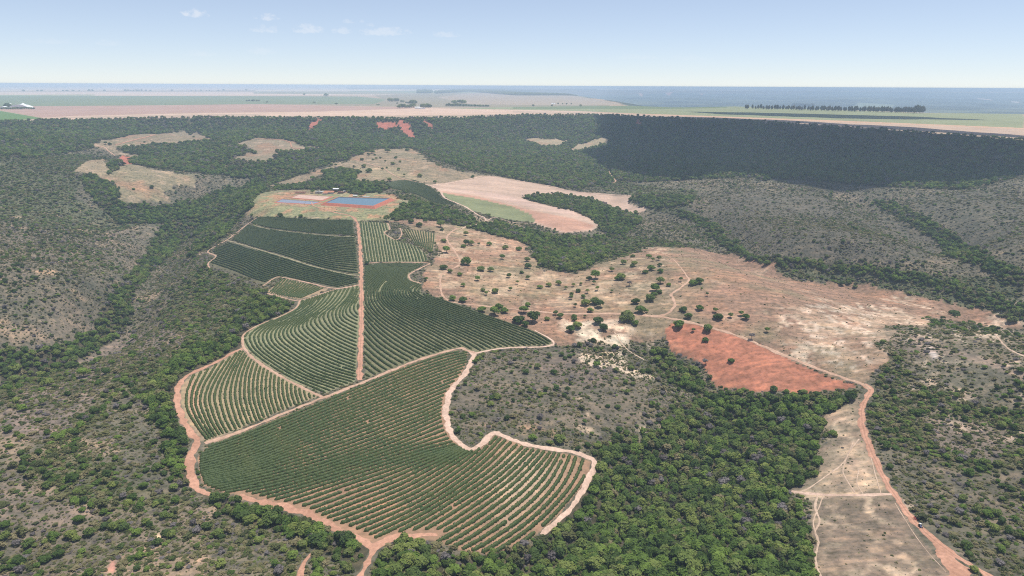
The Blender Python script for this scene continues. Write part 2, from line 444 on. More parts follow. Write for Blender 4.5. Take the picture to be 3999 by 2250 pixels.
# escarpment woodland
SL = [(-400, 320), (0, 307), (250, 301), (500, 297), (760, 298), (1000, 300), (1150, 298), (1300, 292), (1500, 290), (1700, 299), (1900, 307), (2100, 319), (2300, 334), (2575, 353), (2900, 373), (2900, 470), (2575, 440), (2480, 470), (2400, 478), (2200, 468), (2000, 455),
      (1850, 448), (1700, 455), (1600, 458), (1500, 470), (1440, 478), (1310, 455), (1240, 438), (1190, 430), (1100, 405), (1040, 374), (930, 377), (880, 400), (760, 420), (700, 450), (600, 450), (560, 400), (620, 345), (600, 370), (530, 352), (480, 337), (360, 342), (240, 358), (230, 375), (100, 400), (-400, 420)]
slope_m = (sd_ > -10) & (sd_ < Wd * 1.0) & ~(GY > Eg + 12)
col[slope_m] = (np.array((.085, .082, .055)) * (1 + .2 * big + .2 * mid)[..., None])[slope_m]; cls[slope_m] = SLOPE
zone(SL, (.085, .082, .055), SLOPE, rag=6)
vary[cls == SLOPE] = .6
# mixed, greener scrub
MIXC = (.100, .106, .066)
zone([(-100, 380), (60, 400), (220, 385), (290, 400), (180, 430), (200, 455), (180, 500), (260, 530), (400, 520), (560, 480), (680, 450), (600, 400), (760, 420), (660, 500), (600, 560), (540, 610), (430, 560), (380, 560), (200, 600), (60, 560), (-100, 540)], MIXC, MIXED)
zone([(470, 690), (530, 650), (520, 672), (680, 735), (722, 770), (640, 845), (560, 880), (430, 900), (380, 950), (370, 1010), (300, 990), (250, 1060), (180, 1100), (250, 1180), (330, 1220), (440, 1250), (500, 1260), (300, 1300), (120, 1260), (60, 1180), (120, 1100), (200, 1050), (280, 960), (360, 900), (420, 850), (400, 790)], MIXC, MIXED)
zone([(1560, 455), (1640, 470), (1760, 480), (1720, 540), (1640, 530), (1590, 490), (1500, 475)], MIXC, MIXED)
zone([(2240, 880), (2300, 960), (2420, 1010), (2575, 1040), (2575, 1180), (2450, 1200), (2300, 1150), (2200, 1100), (2190, 1010), (2200, 970)], (.115, .11, .072), MIXED)
zone([(1960, 690), (2100, 712), (2300, 745), (2575, 815), (2575, 700), (2300, 690), (2100, 670), (1900, 650)], MIXC, MIXED)
zone([(1530, 590), (1650, 600), (1750, 620), (1640, 632), (1560, 660), (1500, 680)], MIXC, MIXED)
# brown thin scrub
zone([(1780, 500), (1900, 480), (2080, 500), (2260, 560), (2400, 620), (2300, 660), (2100, 650), (1950, 640), (1850, 590), (1800, 550)], (.112, .104, .084), THIN)
zone([(2280, 500), (2450, 480), (2575, 500), (2575, 640), (2450, 620), (2380, 570)], (.108, .104, .082), THIN)
zone([(1220, 880), (1400, 872), (1560, 890), (1640, 960), (1700, 1000), (1640, 1060), (1560, 1080), (1420, 1080), (1240, 1070), (1150, 1090), (1140, 1010), (1180, 950)], (.140, .122, .096), THIN)
zone([(1340, 905), (1500, 890), (1560, 930), (1500, 975), (1380, 960)], (.145, .12, .102), THIN)
zone([(150, 900), (300, 850), (440, 830), (470, 850), (420, 900), (300, 920), (220, 960), (100, 940)], (.185, .15, .128), THIN)
zone([(40, 980), (160, 960), (230, 1000), (180, 1080), (80, 1110), (0, 1110), (0, 1030)], (.17, .14, .122), THIN)
zone([(0, 1180), (60, 1200), (150, 1240), (250, 1290), (150, 1330), (0, 1330)], (.165, .138, .115), THIN)
PTC = [(1440, 1000), (1500, 985), (1600, 1010), (1700, 1000), (1680, 1040), (1600, 1110), (1540, 1100), (1470, 1085), (1445, 1040)]
zone([(2180, 870), (2260, 840), (2400, 840), (2575, 930), (2575, 960), (2420, 900), (2300, 880)], (.24, .19, .155), THIN)
zone([(2320, 1050), (2450, 1060), (2560, 1100), (2500, 1160), (2350, 1120)], (.175, .145, .122), THIN)
# pastures
zone([(232, 362), (300, 345), (350, 339), (480, 332), (520, 345), (532, 352), (480, 363), (400, 362), (330, 368), (285, 372), (300, 380), (355, 394), (345, 398), (290, 388), (255, 375)], (.235, .19, .135), PASTURE, rag=9)
zone([(245, 437), (290, 410), (335, 412), (390, 426), (502, 440), (498, 462), (420, 480), (410, 502), (340, 520), (255, 515), (300, 490), (290, 465)], (.235, .20, .135), PASTURE, rag=9)
zone([(185, 430), (215, 405), (265, 400), (275, 425), (240, 440)], (.28, .225, .155), PASTURE)
zone([(600, 362), (640, 348), (720, 350), (745, 362), (760, 368), (830, 374), (700, 382), (690, 405), (600, 408), (565, 400), (640, 385)], (.245, .20, .14), PASTURE, rag=9)
zone([(680, 465), (800, 431), (870, 402), (940, 376), (1030, 373), (1062, 391), (1100, 421), (1190, 436), (1290, 450), (1300, 470), (1080, 470), (990, 462), (960, 455), (880, 455), (905, 430), (860, 421), (800, 441), (760, 462), (700, 475)], (.25, .20, .14), PASTURE, rag=9)
zone([(860, 415), (1000, 420), (1100, 445), (1080, 462), (1000, 455), (900, 450)], (.30, .25, .165), PASTURE, soft=30)
zone([(620, 545), (645, 488), (700, 479), (800, 479), (960, 484), (1040, 508), (1110, 530), (1060, 556), (900, 556), (800, 550), (700, 545)], (.23, .235, .135), PASTURE)
zone([(980, 555), (1060, 545), (1140, 570), (1180, 573), (1330, 612), (1350, 682), (1450, 690), (1520, 660), (1640, 622), (1740, 625), (1900, 652), (1962, 682), (2000, 702), (2100, 712), (2300, 742), (2575, 802), (2575, 900), (2450, 830), (2250, 815), (2200, 860), (2235, 905), (2180, 965), (2100, 945), (1950, 885), (1750, 812), (1640, 870), (1560, 850), (1480, 865), (1400, 870), (1300, 830), (1160, 770), (1080, 740), (1060, 700), (1100, 640), (1090, 590)], C_past, PASTURE, rag=11)
zone([(1640, 622), (1740, 625), (1900, 652), (1962, 682), (2150, 740), (2150, 850), (2050, 900), (1950, 885), (1750, 812), (1660, 780), (1700, 730), (1680, 680), (1630, 650)], (.27, .175, .13), PASTURE, soft=15)
zone([(1660, 640), (1700, 640), (1740, 700), (1760, 790), (1660, 800), (1600, 790), (1640, 760), (1690, 740), (1680, 690)], (.36, .22, .16), PASTURE, soft=12, mixn=.4)
zone([(1080, 560), (1150, 570), (1330, 612), (1340, 650), (1160, 640), (1130, 700), (1080, 740), (1062, 700), (1095, 640), (1080, 600)], (.35, .225, .16), PASTURE, soft=12, mixn=.4)
zone([(1120, 555), (1240, 560), (1330, 590), (1320, 610), (1180, 580), (1160, 600)], (.27, .25, .15), PASTURE, soft=10)
zone([(2030, 790), (2090, 765), (2150, 765), (2190, 800), (2180, 850), (2195, 880), (2150, 950), (2080, 905), (2040, 850), (2000, 820)], (.60, .48, .38), PASTURE, soft=30, mixn=1.1)
zone([(1960, 760), (2090, 765), (2200, 770), (2400, 800), (2500, 840), (2330, 830), (2220, 900), (2190, 960), (2080, 925), (1980, 890)], (.38, .275, .205), PASTURE, soft=30, mixn=.8)
zone([(1400, 810), (1480, 800), (1600, 820), (1640, 850), (1560, 880), (1440, 855)], (.66, .54, .43), PASTURE, soft=10, mixn=1.2)
zone([(1420, 735), (1560, 745), (1600, 785), (1450, 795)], (.50, .37, .25), PASTURE, soft=20, mixn=.9)
zone([(1300, 640), (1600, 690), (1560, 790), (1290, 770), (1130, 740), (1130, 690)], (.35, .25, .17), PASTURE, soft=25, mixn=.6)
zone([(2250, 820), (2500, 850), (2575, 935), (2575, 910), (2400, 840)], (.36, .27, .2), THIN, soft=10, mixn=.9)
zone([(2310, 880), (2330, 862), (2360, 872), (2375, 900), (2345, 908)], (.52, .46, .44), BARE, soft=6, mixn=.5)
zone([(2065, 1050), (2160, 988), (2176, 1050), (2200, 1130), (2240, 1240), (2300, 1340), (2400, 1449), (2400, 1500), (2050, 1500), (2040, 1340), (2050, 1262), (1980, 1235), (2060, 1190), (2060, 1130), (2110, 1100)], (.225, .175, .135), PASTURE, rag=3)
zone([(2068, 1050), (2155, 992), (2165, 1060), (2160, 1095), (2120, 1100), (2070, 1090), (2055, 1060)], (.34, .26, .19), PASTURE, soft=5, mixn=1)
zone([(2070, 1130), (2130, 1115), (2185, 1125), (2235, 1238), (2120, 1250), (1990, 1235), (2060, 1195)], (.34, .265, .195), PASTURE, soft=5, mixn=1.1)
zone([(2045, 1360), (2100, 1380), (2130, 1449), (2040, 1449)], (.45, .34, .24), PASTURE, soft=5, mixn=1)
zone([(300, 1449), (255, 1440), (275, 1405), (300, 1400), (305, 1420), (290, 1449)], (.48, .25, .20), BARE, soft=3, mixn=.8)
zone([(378, 1360), (385, 1338), (405, 1330), (418, 1345), (412, 1362), (390, 1366)], (.52, .39, .27), BARE, soft=3, mixn=.8)
zone([(65, 680), (110, 672), (150, 680), (145, 700), (100, 695)], (.44, .30, .20), THIN, soft=8, mixn=1)
zone([(1310, 351), (1350, 347), (1425, 352), (1420, 360), (1400, 367), (1370, 370)], (.33, .27, .18), PASTURE)
zone([(1430, 377), (1450, 365), (1500, 350), (1530, 347), (1532, 360), (1500, 368), (1440, 384)], (.33, .27, .18), PASTURE)
# olive and reddish patches over the dry pasture, tufts of dead grass
pm = (cls == PASTURE)
o1 = sstep(.02, .45, fbm(GX, GY, 70, 701, 4))[..., None] * .62; o2 = sstep(.10, .5, fbm(GX, GY, 48, 711, 4))[..., None] * .6; o3 = sstep(.25, .5, fbm(GX, GY, 18, 721, 3))[..., None] * .45
q = col * (1 - o1) + np.array((.205, .185, .12)) * o1
q = q * (1 - o2) + np.array((.32, .185, .125)) * o2
q = q * (1 - o3) + np.array((.43, .32, .24)) * o3
keepw = sstep(.45, .6, col[..., 0])[..., None]
q = q * (1 - keepw) + col * keepw
col = np.where(pm[..., None], q, col)
zone([(2330, 800), (2575, 830), (2700, 850), (2700, 960), (2575, 940), (2480, 900), (2380, 880), (2330, 850)], (.17, .145, .108), SCRUB, soft=0)
# forest
zone([(1500, 1185), (1462, 1242), (1402, 1312), (1340, 1372), (1200, 1402), (1100, 1392), (1000, 1362), (955, 1392), (935, 1500), (2055, 1500), (2042, 1340), (1990, 1262), (1960, 1240), (2050, 1200), (2064, 1130), (2075, 1050), (2150, 1000), (2100, 1002), (2000, 996), (1960, 1004), (1870, 1008), (1800, 996), (1700, 1025), (1680, 1060), (1610, 1112), (1560, 1104), (1500, 1128)], C_forest, FOREST)
zone([(1630, 862), (1678, 898), (1745, 935), (1775, 975), (1745, 990), (1690, 965), (1650, 915)], C_forest, FOREST, rag=3)
zone([(640, 735), (720, 765), (722, 790), (640, 850), (600, 880), (520, 920), (460, 948), (442, 1000), (448, 1060), (475, 1125), (478, 1165), (474, 1225), (430, 1180), (400, 1100), (370, 1000), (380, 960), (440, 900), (540, 850), (590, 800), (600, 760)], C_forest, FOREST)
zone([(0, 890), (100, 880), (200, 850), (255, 810), (275, 750), (330, 690), (370, 640), (390, 590), (430, 540), (520, 490), (600, 470), (640, 490), (640, 520), (600, 545), (520, 590), (470, 600), (430, 645), (380, 685), (330, 745), (335, 790), (290, 850), (230, 892), (150, 935), (60, 962), (0, 985)], C_forest, FOREST)
zone([(190, 445), (240, 440), (300, 478), (290, 512), (400, 522), (560, 490), (640, 452), (700, 445), (640, 500), (520, 560), (300, 565), (260, 530), (230, 500)], C_forest, FOREST)
zone([(285, 372), (400, 364), (530, 354), (600, 380), (580, 405), (690, 408), (830, 376), (900, 388), (700, 460), (640, 452), (500, 436), (400, 425), (330, 412), (280, 408), (355, 396)], C_forest, FOREST)
zone([(270, 418), (300, 402), (335, 410), (290, 425), (280, 440)], C_forest, FOREST)
zone([(810, 432), (860, 423), (908, 432), (885, 458), (960, 457), (990, 470), (960, 482), (900, 492), (850, 478), (700, 478), (690, 468), (780, 463), (820, 455)], C_forest, FOREST)
zone([(1000, 480), (1050, 485), (1100, 512), (1150, 522), (1110, 530), (1000, 500)], (.14, .13, .085), MIXED)
zone([(985, 545), (1010, 515), (1060, 512), (1110, 522), (1180, 545), (1260, 560), (1340, 582), (1440, 600), (1530, 592), (1532, 640), (1462, 682), (1400, 686), (1350, 670), (1342, 622), (1300, 606), (1180, 575), (1120, 562), (1040, 548), (995, 556)], C_forest, FOREST)
zone([(1150, 520), (1200, 560), (1290, 560), (1330, 575), (1250, 560), (1180, 540)], (.25, .2, .15), THIN)
zone([(1308, 497), (1400, 486), (1480, 500), (1590, 522), (1612, 560), (1560, 592), (1505, 582), (1500, 562), (1440, 530), (1360, 512)], C_forest, FOREST)
zone([(1590, 492), (1640, 490), (1740, 495), (1740, 520), (1640, 525), (1580, 510)], C_forest, FOREST)
zone([(1720, 530), (1790, 560), (1830, 600), (1900, 648), (2050, 658), (2200, 672), (2350, 702), (2500, 742), (2600, 780), (2600, 812), (2450, 762), (2300, 712), (2150, 692), (2000, 682), (1900, 660), (1820, 622), (1770, 570), (1700, 540)], C_forest, FOREST)
zone([(2200, 500), (2290, 530), (2400, 590), (2440, 625), (2575, 690), (2575, 725), (2470, 680), (2380, 645), (2350, 600), (2220, 530)], C_forest, FOREST)
zone([(500, 1240), (560, 1248), (700, 1290), (730, 1305), (800, 1330), (880, 1356), (925, 1385), (905, 1440), (860, 1410), (800, 1390), (740, 1345), (600, 1310), (540, 1270)], C_forest, FOREST)
zone([(640, 505), (618, 535), (570, 590), (520, 625), (470, 650), (500, 600), (560, 550), (600, 520)], C_forest, FOREST)
# landslips of red earth on the scarp
for q in ([(772, 330), (785, 312), (798, 303), (808, 304), (795, 320), (780, 332)], [(950, 322), (955, 308), (992, 308), (994, 322), (970, 326)], [(1004, 318), (1010, 309), (1022, 309), (1032, 325), (1042, 343), (1030, 347), (1016, 336)],
          [(1066, 308), (1072, 304), (1084, 314), (1087, 325), (1078, 320)], [(300, 405), (308, 396), (322, 397), (333, 412), (310, 414)], [(1600, 305), (1612, 302), (1612, 314), (1598, 316)], [(136, 322), (145, 314), (152, 320), (138, 332)]):
    qc = np.array(q, float).mean(0); q = [tuple(qc + (np.array(p_) - qc) * 1.2 + (0, -1)) for p_ in q]
    zone(q, (.40, .15, .11), BARE, rag=4)
# far valley slips and clearings
for q, c in (([(1605, 234), (1613, 234), (1617, 242), (1611, 243)], (.55, .3, .22)), ([(1674, 233), (1690, 232), (1686, 240), (1679, 240)], (.5, .25, .2)), ([(1760, 236), (1770, 235), (1767, 241)], (.5, .25, .2)), ([(2453, 246), (2490, 250), (2495, 253), (2460, 249)], (.6, .42, .34)),
             ([(2160, 258), (2250, 264), (2240, 275), (2140, 272)], (.22, .25, .17)), ([(2542, 254), (2566, 257), (2560, 260), (2544, 257)], (.5, .42, .36))):
    zone(q, c, None, rag=0)
# cultivated fields below the scarp
FPALE = [(1077, 466), (1230, 443), (1310, 455), (1450, 483), (1597, 494), (1578, 503), (1582, 514), (1633, 524), (1615, 533), (1590, 540), (1560, 530), (1530, 518), (1480, 500), (1400, 488), (1310, 497), (1340, 510), (1440, 530), (1480, 548), (1503, 567), (1490, 580), (1420, 587), (1345, 562), (1250, 530), (1120, 492)]
zone(FPALE, (.48, .345, .265), BARE, rag=1, v=.3)
zone([(1120, 474), (1250, 486), (1330, 503), (1440, 530), (1480, 548), (1440, 545), (1340, 525), (1200, 490), (1110, 480)], (.54, .38, .31), BARE, rag=2, soft=10)
zone([(1100, 478), (1200, 492), (1340, 528), (1440, 548), (1503, 567), (1490, 580), (1420, 587), (1345, 562), (1250, 530), (1120, 492)], (.46, .25, .175), BARE, rag=1, v=.3, soft=8)
zone([(1112, 485), (1200, 500), (1290, 520), (1335, 540), (1348, 560), (1300, 556), (1240, 545), (1180, 528), (1150, 512), (1120, 498)], (.21, .225, .12), BARE, rag=1, v=.3)
zone([(1668, 835), (1680, 818), (1705, 806), (1745, 814), (1830, 839), (1900, 862), (2000, 912), (2100, 952), (2168, 972), (2060, 985), (2005, 992), (1985, 985), (1880, 985), (1800, 975), (1785, 950), (1760, 915), (1690, 885)], (.345, .15, .10), BARE, rag=3.5, v=.85)
zone([(1668, 850), (1700, 862), (1760, 900), (1830, 960), (1900, 985), (1790, 975), (1760, 915), (1690, 885)], (.46, .27, .175), BARE, soft=10, mixn=.5)

def streak(pts, sx, sy, sc_, amp, seed):
    P = gpoly(pts); m = pip(GX, GY, P)
    ca, sa = math.cos(sx), math.sin(sx); x = GX[m] * ca + GY[m] * sa; y = -GX[m] * sa + GY[m] * ca
    n_ = fbm(x / sy, y, sc_, seed, 3); col[m] = col[m] * (1 + amp * n_)[:, None]
streak([(1668, 835), (1680, 818), (1705, 806), (1830, 839), (2000, 912), (2168, 972), (2005, 992), (1785, 950), (1690, 885)], -.5, 12, 4, .20, 801)
streak([(1668, 835), (1680, 818), (1705, 806), (1830, 839), (2000, 912), (2168, 972), (2005, 992), (1785, 950), (1690, 885)], 0, 2.5, 40, .10, 805)
streak(FPALE, .1, 10, 12, .28, 811)

def patches(pts, c, sc_, thr, amt, seed, web=False, on=(SCRUB, MIXED, THIN, PASTURE)):
    P = gpoly(pts); m = pip(GX, GY, P) & np.isin(cls, on); x, y = GX[m], GY[m]
    d = segdist(x, y, np.vstack([P, P[:1]])); n_ = fbm(x, y, sc_, seed, 4)
    if web:
        n1_ = 1 - np.abs(n_) * 5 / thr; a = np.clip(n1_, 0, 1) * sstep(-.15, .25, fbm(x, y, sc_ * 3, seed + 9, 2))
    else: a = sstep(thr, thr + .16, n_)
    a = (a * amt * sstep(0, 12, d))[:, None]; col[m] = col[m] * (1 - a) + np.array(c) * a
PALE = (.55, .42, .31)
low_strip = gpoly([(2060, 1255), (2250, 1255), (2300, 1340), (2400, 1500), (2050, 1500), (2045, 1340)]); m = pip(GX, GY, low_strip); cls[m] = PASTURE; col[m] = col[m] * np.array((.80, .81, .82))
patches([(1420, 990), (1700, 980), (1700, 1090), (1600, 1130), (1440, 1095)], PALE, 26, .02, .8, 901)
patches([(1420, 990), (1700, 980), (1700, 1090), (1600, 1130), (1440, 1095)], (.62, .48, .37), 18, 1.0, .8, 921, True)
patches([(1200, 1060), (1480, 1060), (1480, 1120), (1200, 1100)], (.48, .30, .2), 20, .1, .7, 931)
patches([(1400, 790), (1660, 800), (1660, 960), (1560, 960), (1380, 900)], (.60, .48, .38), 22, .08, .75, 941)
strip = [(2065, 1050), (2160, 988), (2176, 1050), (2200, 1130), (2240, 1240), (2300, 1340), (2400, 1500), (2050, 1500), (2040, 1340), (1980, 1235)]
patches(strip, (.26, .205, .155), 24, -.05, .5, 951); patches(strip, (.60, .46, .34), 16, 1.0, .75, 961, True); patches(strip, (.46, .35, .26), 9, .2, .5, 971)
patches([(620, 548), (650, 486), (800, 478), (1000, 484), (1040, 520), (990, 556), (700, 550)], (.42, .22, .14), 16, .08, .65, 1051)
patches([(985, 500), (1010, 498), (985, 530), (960, 530)], (.46, .2, .13), 8, -.1, .9, 1061)
whole = [(-60, 520), (640, 520), (640, 1500), (-60, 1500)]
patches(whole, (.36, .26, .19), 30, .27, .6, 981); patches(whole, (.19, .155, .125), 60, .05, .45, 991)
whole = [(2200, 860), (2700, 860), (2700, 1500), (2240, 1500)]
patches(whole, (.20, .16, .13), 45, .1, .5, 1001); patches(whole, (.48, .37, .29), 24, .33, .7, 1011)
patches([(1940, 740), (2600, 740), (2600, 930), (2180, 980), (1940, 900)], (.72, .58, .46), 16, .9, .7, 1021, True)
patches([(2000, 760), (2220, 760), (2220, 960), (2000, 920)], (.66, .54, .45), 7, .14, .5, 1031)
patches([(1080, 560), (1700, 620), (1700, 800), (1080, 760)], (.52, .40, .29), 12, .16, .5, 1041)
# ------------------------------------------------------------------ coffee blocks: outline, soil colour, guide lines of the rows
BLK = {}
BLK['A'] = dict(out=[(648, 547), (700, 546), (770, 551), (840, 552), (888, 554), (893, 592), (820, 591), (700, 578), (648, 567), (632, 560)], soil=(.12, .12, .07),
    g=[[(600, 540), (700, 545), (800, 549), (900, 551)], [(600, 556), (648, 567), (700, 578), (820, 592), (900, 596)]], name='top left block beside the red track')
BLK['B'] = dict(out=[(622, 567), (650, 571), (700, 582), (820, 595), (894, 598), (903, 690), (850, 684), (780, 665), (720, 645), (644, 622), (585, 603)], soil=(.12, .12, .07),
    g=[[(560, 560), (650, 570), (700, 581), (820, 594), (900, 597)], [(560, 596), (644, 623), (720, 646), (780, 666), (850, 684), (915, 694)]], name='wide dark block left of the red track')
BLK['C'] = dict(out=[(575, 608), (644, 630), (720, 653), (780, 672), (850, 688), (900, 700), (903, 713), (845, 724), (770, 708), (710, 697), (690, 702), (662, 716), (640, 705), (580, 684), (525, 665), (545, 645), (535, 632)], soil=(.13, .125, .075),
    g=[[(540, 592), (644, 628), (720, 651), (780, 670), (850, 687), (920, 702)], [(500, 655), (580, 684), (640, 706), (720, 730), (800, 750), (860, 760)]], name='sloping dark block at the wooded left edge')
BLK['D'] = dict(out=[(673, 734), (690, 718), (708, 702), (720, 701), (770, 713), (828, 727), (790, 742), (755, 752), (700, 744)], soil=(.36, .26, .17),
    g=[[(674, 737), (700, 710), (712, 695)], [(715, 752), (750, 728), (775, 708)], [(752, 755), (785, 742), (835, 723)]], name='small triangular block')
BLK['E'] = dict(out=[(750, 757), (830, 731), (904, 719), (903, 800), (899, 900), (895, 958), (815, 990), (740, 962), (640, 900), (616, 870), (613, 846), (650, 817), (710, 792), (745, 775)], soil=(.22, .22, .13),
    g=[[(765, 750), (735, 780), (700, 797), (650, 817), (614, 842), (614, 862), (640, 895), (720, 948), (830, 998)],
       [(805, 733), (785, 765), (750, 790), (705, 815), (682, 840), (692, 868), (745, 905), (810, 938), (900, 965)],
       [(862, 720), (835, 760), (800, 790), (780, 808), (785, 825), (815, 850), (860, 875), (915, 898)],
       [(905, 712), (892, 745), (875, 768), (868, 782), (872, 794), (890, 806), (920, 820)],
       [(930, 700), (920, 735), (912, 765), (910, 780), (916, 792), (930, 800)]], name='curved block left of the red track')
BLK['F'] = dict(out=[(905, 557), (940, 559), (976, 563), (980, 578), (967, 586), (995, 604), (1050, 621), (1070, 640), (1077, 659), (1000, 658), (918, 660), (909, 610)], soil=(.25, .24, .145),
    g=[[(903, 553), (908, 600), (917, 665)], [(944, 553), (955, 600), (966, 665)], [(980, 560), (992, 600), (1008, 665)], [(1040, 600), (1070, 635), (1080, 665)]], name='striped grassy block right of the red track')
BLK['G'] = dict(out=[(1012, 576), (1050, 580), (1098, 588), (1094, 610), (1088, 631), (1075, 629), (1045, 616), (1030, 600)], soil=(.30, .24, .15),
    g=[[(1008, 572), (1028, 600), (1050, 632)], [(1050, 575), (1058, 605), (1068, 638)], [(1099, 583), (1095, 610), (1087, 638)]], name='small block beside the pasture corner')
BLK['H'] = dict(out=[(917, 666), (1000, 663), (1065, 665), (1048, 676), (1027, 687), (1030, 702), (1060, 713), (1057, 738), (1130, 760), (1200, 785), (1290, 815), (1350, 836), (1385, 858), (1388, 867), (1300, 871), (1240, 878), (1200, 886), (1150, 874), (1050, 903), (918, 953), (914, 800)], soil=(.17, .165, .095),
    g=[[(1085, 660), (980, 662), (900, 678), (850, 740), (850, 860), (900, 935), (940, 960)],
       [(1070, 668), (990, 681), (945, 703), (918, 738), (925, 775), (965, 815), (1050, 870), (1120, 902)],
       [(1048, 690), (1005, 700), (975, 716), (966, 740), (985, 768), (1050, 806), (1150, 856), (1215, 895)],
       [(1062, 704), (1030, 718), (1015, 732), (1025, 752), (1080, 776), (1200, 822), (1290, 862), (1330, 880)],
       [(1075, 714), (1060, 724), (1060, 738), (1130, 760), (1200, 785), (1290, 815), (1350, 836), (1395, 862)]], name='wide dark block right of the red track')
BLK['I'] = dict(out=[(608, 880), (640, 908), (700, 942), (760, 973), (803, 995), (700, 1036), (600, 1080), (520, 1108), (495, 1085), (465, 1050), (452, 1005), (458, 965), (480, 945), (530, 925), (575, 898)], soil=(.31, .25, .155),
    g=[[(500, 925), (470, 945), (455, 975), (450, 1005), (458, 1040), (485, 1080), (515, 1112)],
       [(590, 880), (560, 925), (534, 970), (526, 1009), (542, 1060), (562, 1095)],
       [(640, 880), (622, 910), (609, 950), (606, 1000), (618, 1045), (632, 1075)],
       [(690, 920), (684, 960), (686, 1000), (700, 1045)], [(800, 975), (801, 990), (808, 1005)]], name='striped fan shaped left block')
BLK['J'] = dict(out=[(1178, 884), (1160, 886), (1148, 881), (1100, 893), (1000, 928), (900, 973), (800, 1012), (600, 1093), (527, 1120), (499, 1148), (500, 1185), (512, 1220), (560, 1240), (625, 1248), (700, 1268), (760, 1285), (840, 1322), (900, 1348), (945, 1376), (1020, 1352), (1100, 1365), (1170, 1385), (1220, 1392), (1290, 1380), (1340, 1352), (1400, 1300), (1450, 1240), (1482, 1190), (1486, 1160), (1440, 1145), (1330, 1127), (1280, 1106), (1245, 1094), (1220, 1113), (1190, 1132), (1150, 1114), (1126, 1082), (1117, 1032), (1122, 998), (1155, 950), (1172, 915)], soil=(.30, .19, .125),
    g=[[(440, 1145), (525, 1115), (600, 1088), (800, 1007), (1000, 923), (1100, 888), (1160, 875), (1230, 865)],
       [(440, 1205), (600, 1168), (750, 1112), (900, 1056), (1040, 1000), (1165, 950), (1240, 915)],
       [(440, 1245), (600, 1215), (750, 1178), (900, 1130), (1020, 1085), (1125, 1038), (1210, 1000)],
       [(560, 1285), (694, 1262), (820, 1222), (956, 1177), (1070, 1140), (1170, 1114), (1250, 1080)],
       [(760, 1340), (850, 1320), (956, 1280), (1060, 1232), (1170, 1160), (1240, 1098), (1275, 1060)],
       [(860, 1400), (950, 1368), (1050, 1318), (1150, 1258), (1250, 1190), (1335, 1110)],
       [(1000, 1405), (1100, 1360), (1200, 1300), (1300, 1225), (1370, 1150), (1390, 1115)],
       [(1140, 1410), (1230, 1362), (1330, 1290), (1400, 1215), (1440, 1130)],
       [(1260, 1410), (1350, 1345), (1425, 1270), (1475, 1200), (1500, 1130)],
       [(1380, 1420), (1450, 1335), (1500, 1245), (1530, 1150)]], name='large front block')
BLK['K'] = dict(out=[(965, 463), (1000, 455), (1040, 453), (1068, 462), (1095, 480), (1110, 497), (1150, 514), (1105, 516), (1070, 502), (1040, 487), (990, 475)], soil=(.08, .085, .045),
    g=[[(940, 462), (1000, 451), (1080, 455), (1160, 470)], [(960, 475), (1040, 487), (1100, 515), (1160, 530)]], name='small far block beside the ploughed field')
for b in BLK.values():
    b['w'] = gpoly(b['out'], 4)
    zone(None, b['soil'], BARE, rag=1.2, v=.5, world=b['w'])
# redder, whiter and greener soil patches inside the blocks
zone([(470, 1150), (600, 1230), (900, 1345), (945, 1380), (1050, 1330), (1100, 1250), (900, 1200), (700, 1190), (540, 1180)], (.42, .235, .155), None, soft=25, mixn=.5)
zone([(1245, 1094), (1440, 1145), (1486, 1160), (1450, 1240), (1340, 1352), (1250, 1385), (1200, 1300), (1180, 1200)], (.45, .33, .235), None, soft=25, mixn=.3)
zone([(918, 690), (1000, 690), (1060, 714), (1058, 740), (1150, 768), (1080, 790), (1000, 800), (918, 770)], (.24, .24, .14), None, soft=12)
zone([(450, 960), (500, 940), (520, 1000), (505, 1070), (540, 1105), (500, 1100), (455, 1040)], (.52, .29, .2), None, soft=10)

# ------------------------------------------------------------------ ground sheet
def ground_sheet():
    v = np.stack([GX, GY, ZZ], -1).reshape(-1, 3)
    idx = np.arange(NU * NV).reshape(NV, NU)
    F = np.stack([idx[:-1, :-1], idx[:-1, 1:], idx[1:, 1:], idx[1:, :-1]], -1).reshape(-1, 4)
    cc = np.concatenate([np.clip(col, 0, 1), vary[..., None]], -1).reshape(-1, 4)
    m, t, b = newmat("earth", .95, .08)
    at = nd(t, "ShaderNodeVertexColor", layer_name="col")
    n1 = noise(t, .22, 5, .65); n2 = noise(t, .045, 4, .6); n3 = noise(t, .10, 4, .7, stretch=(.35, 1.6, 1))
    s1 = ramp(t, n1.outputs[0], [(.30, (.52, .55, .50)), (.5, (1, 1, 1)), (.72, (1.45, 1.36, 1.25))])
    s2 = ramp(t, n2.outputs[0], [(.3, (.80, .84, .80)), (.7, (1.22, 1.14, 1.08))])
    s3 = ramp(t, n3.outputs[0], [(.35, (.80, .84, .80)), (.5, (1, 1, 1)), (.66, (1.42, 1.32, 1.22))])
    c = mixc(t, 1.0, mixc(t, 1.0, s1.outputs[0], s2.outputs[0], 'MULTIPLY'), s3.outputs[0], 'MULTIPLY')
    full = mixc(t, 1.0, at.outputs[0], c, 'MULTIPLY')
    out = mixc(t, at.outputs[1], at.outputs[0], full)
    t.links.new(out, b.inputs["Base Color"])
    o = nobj("ground", npmesh("ground", v, F, m, smooth=True, cols=cc))
    tag(o, kind="structure")
    return m
EARTH = ground_sheet()

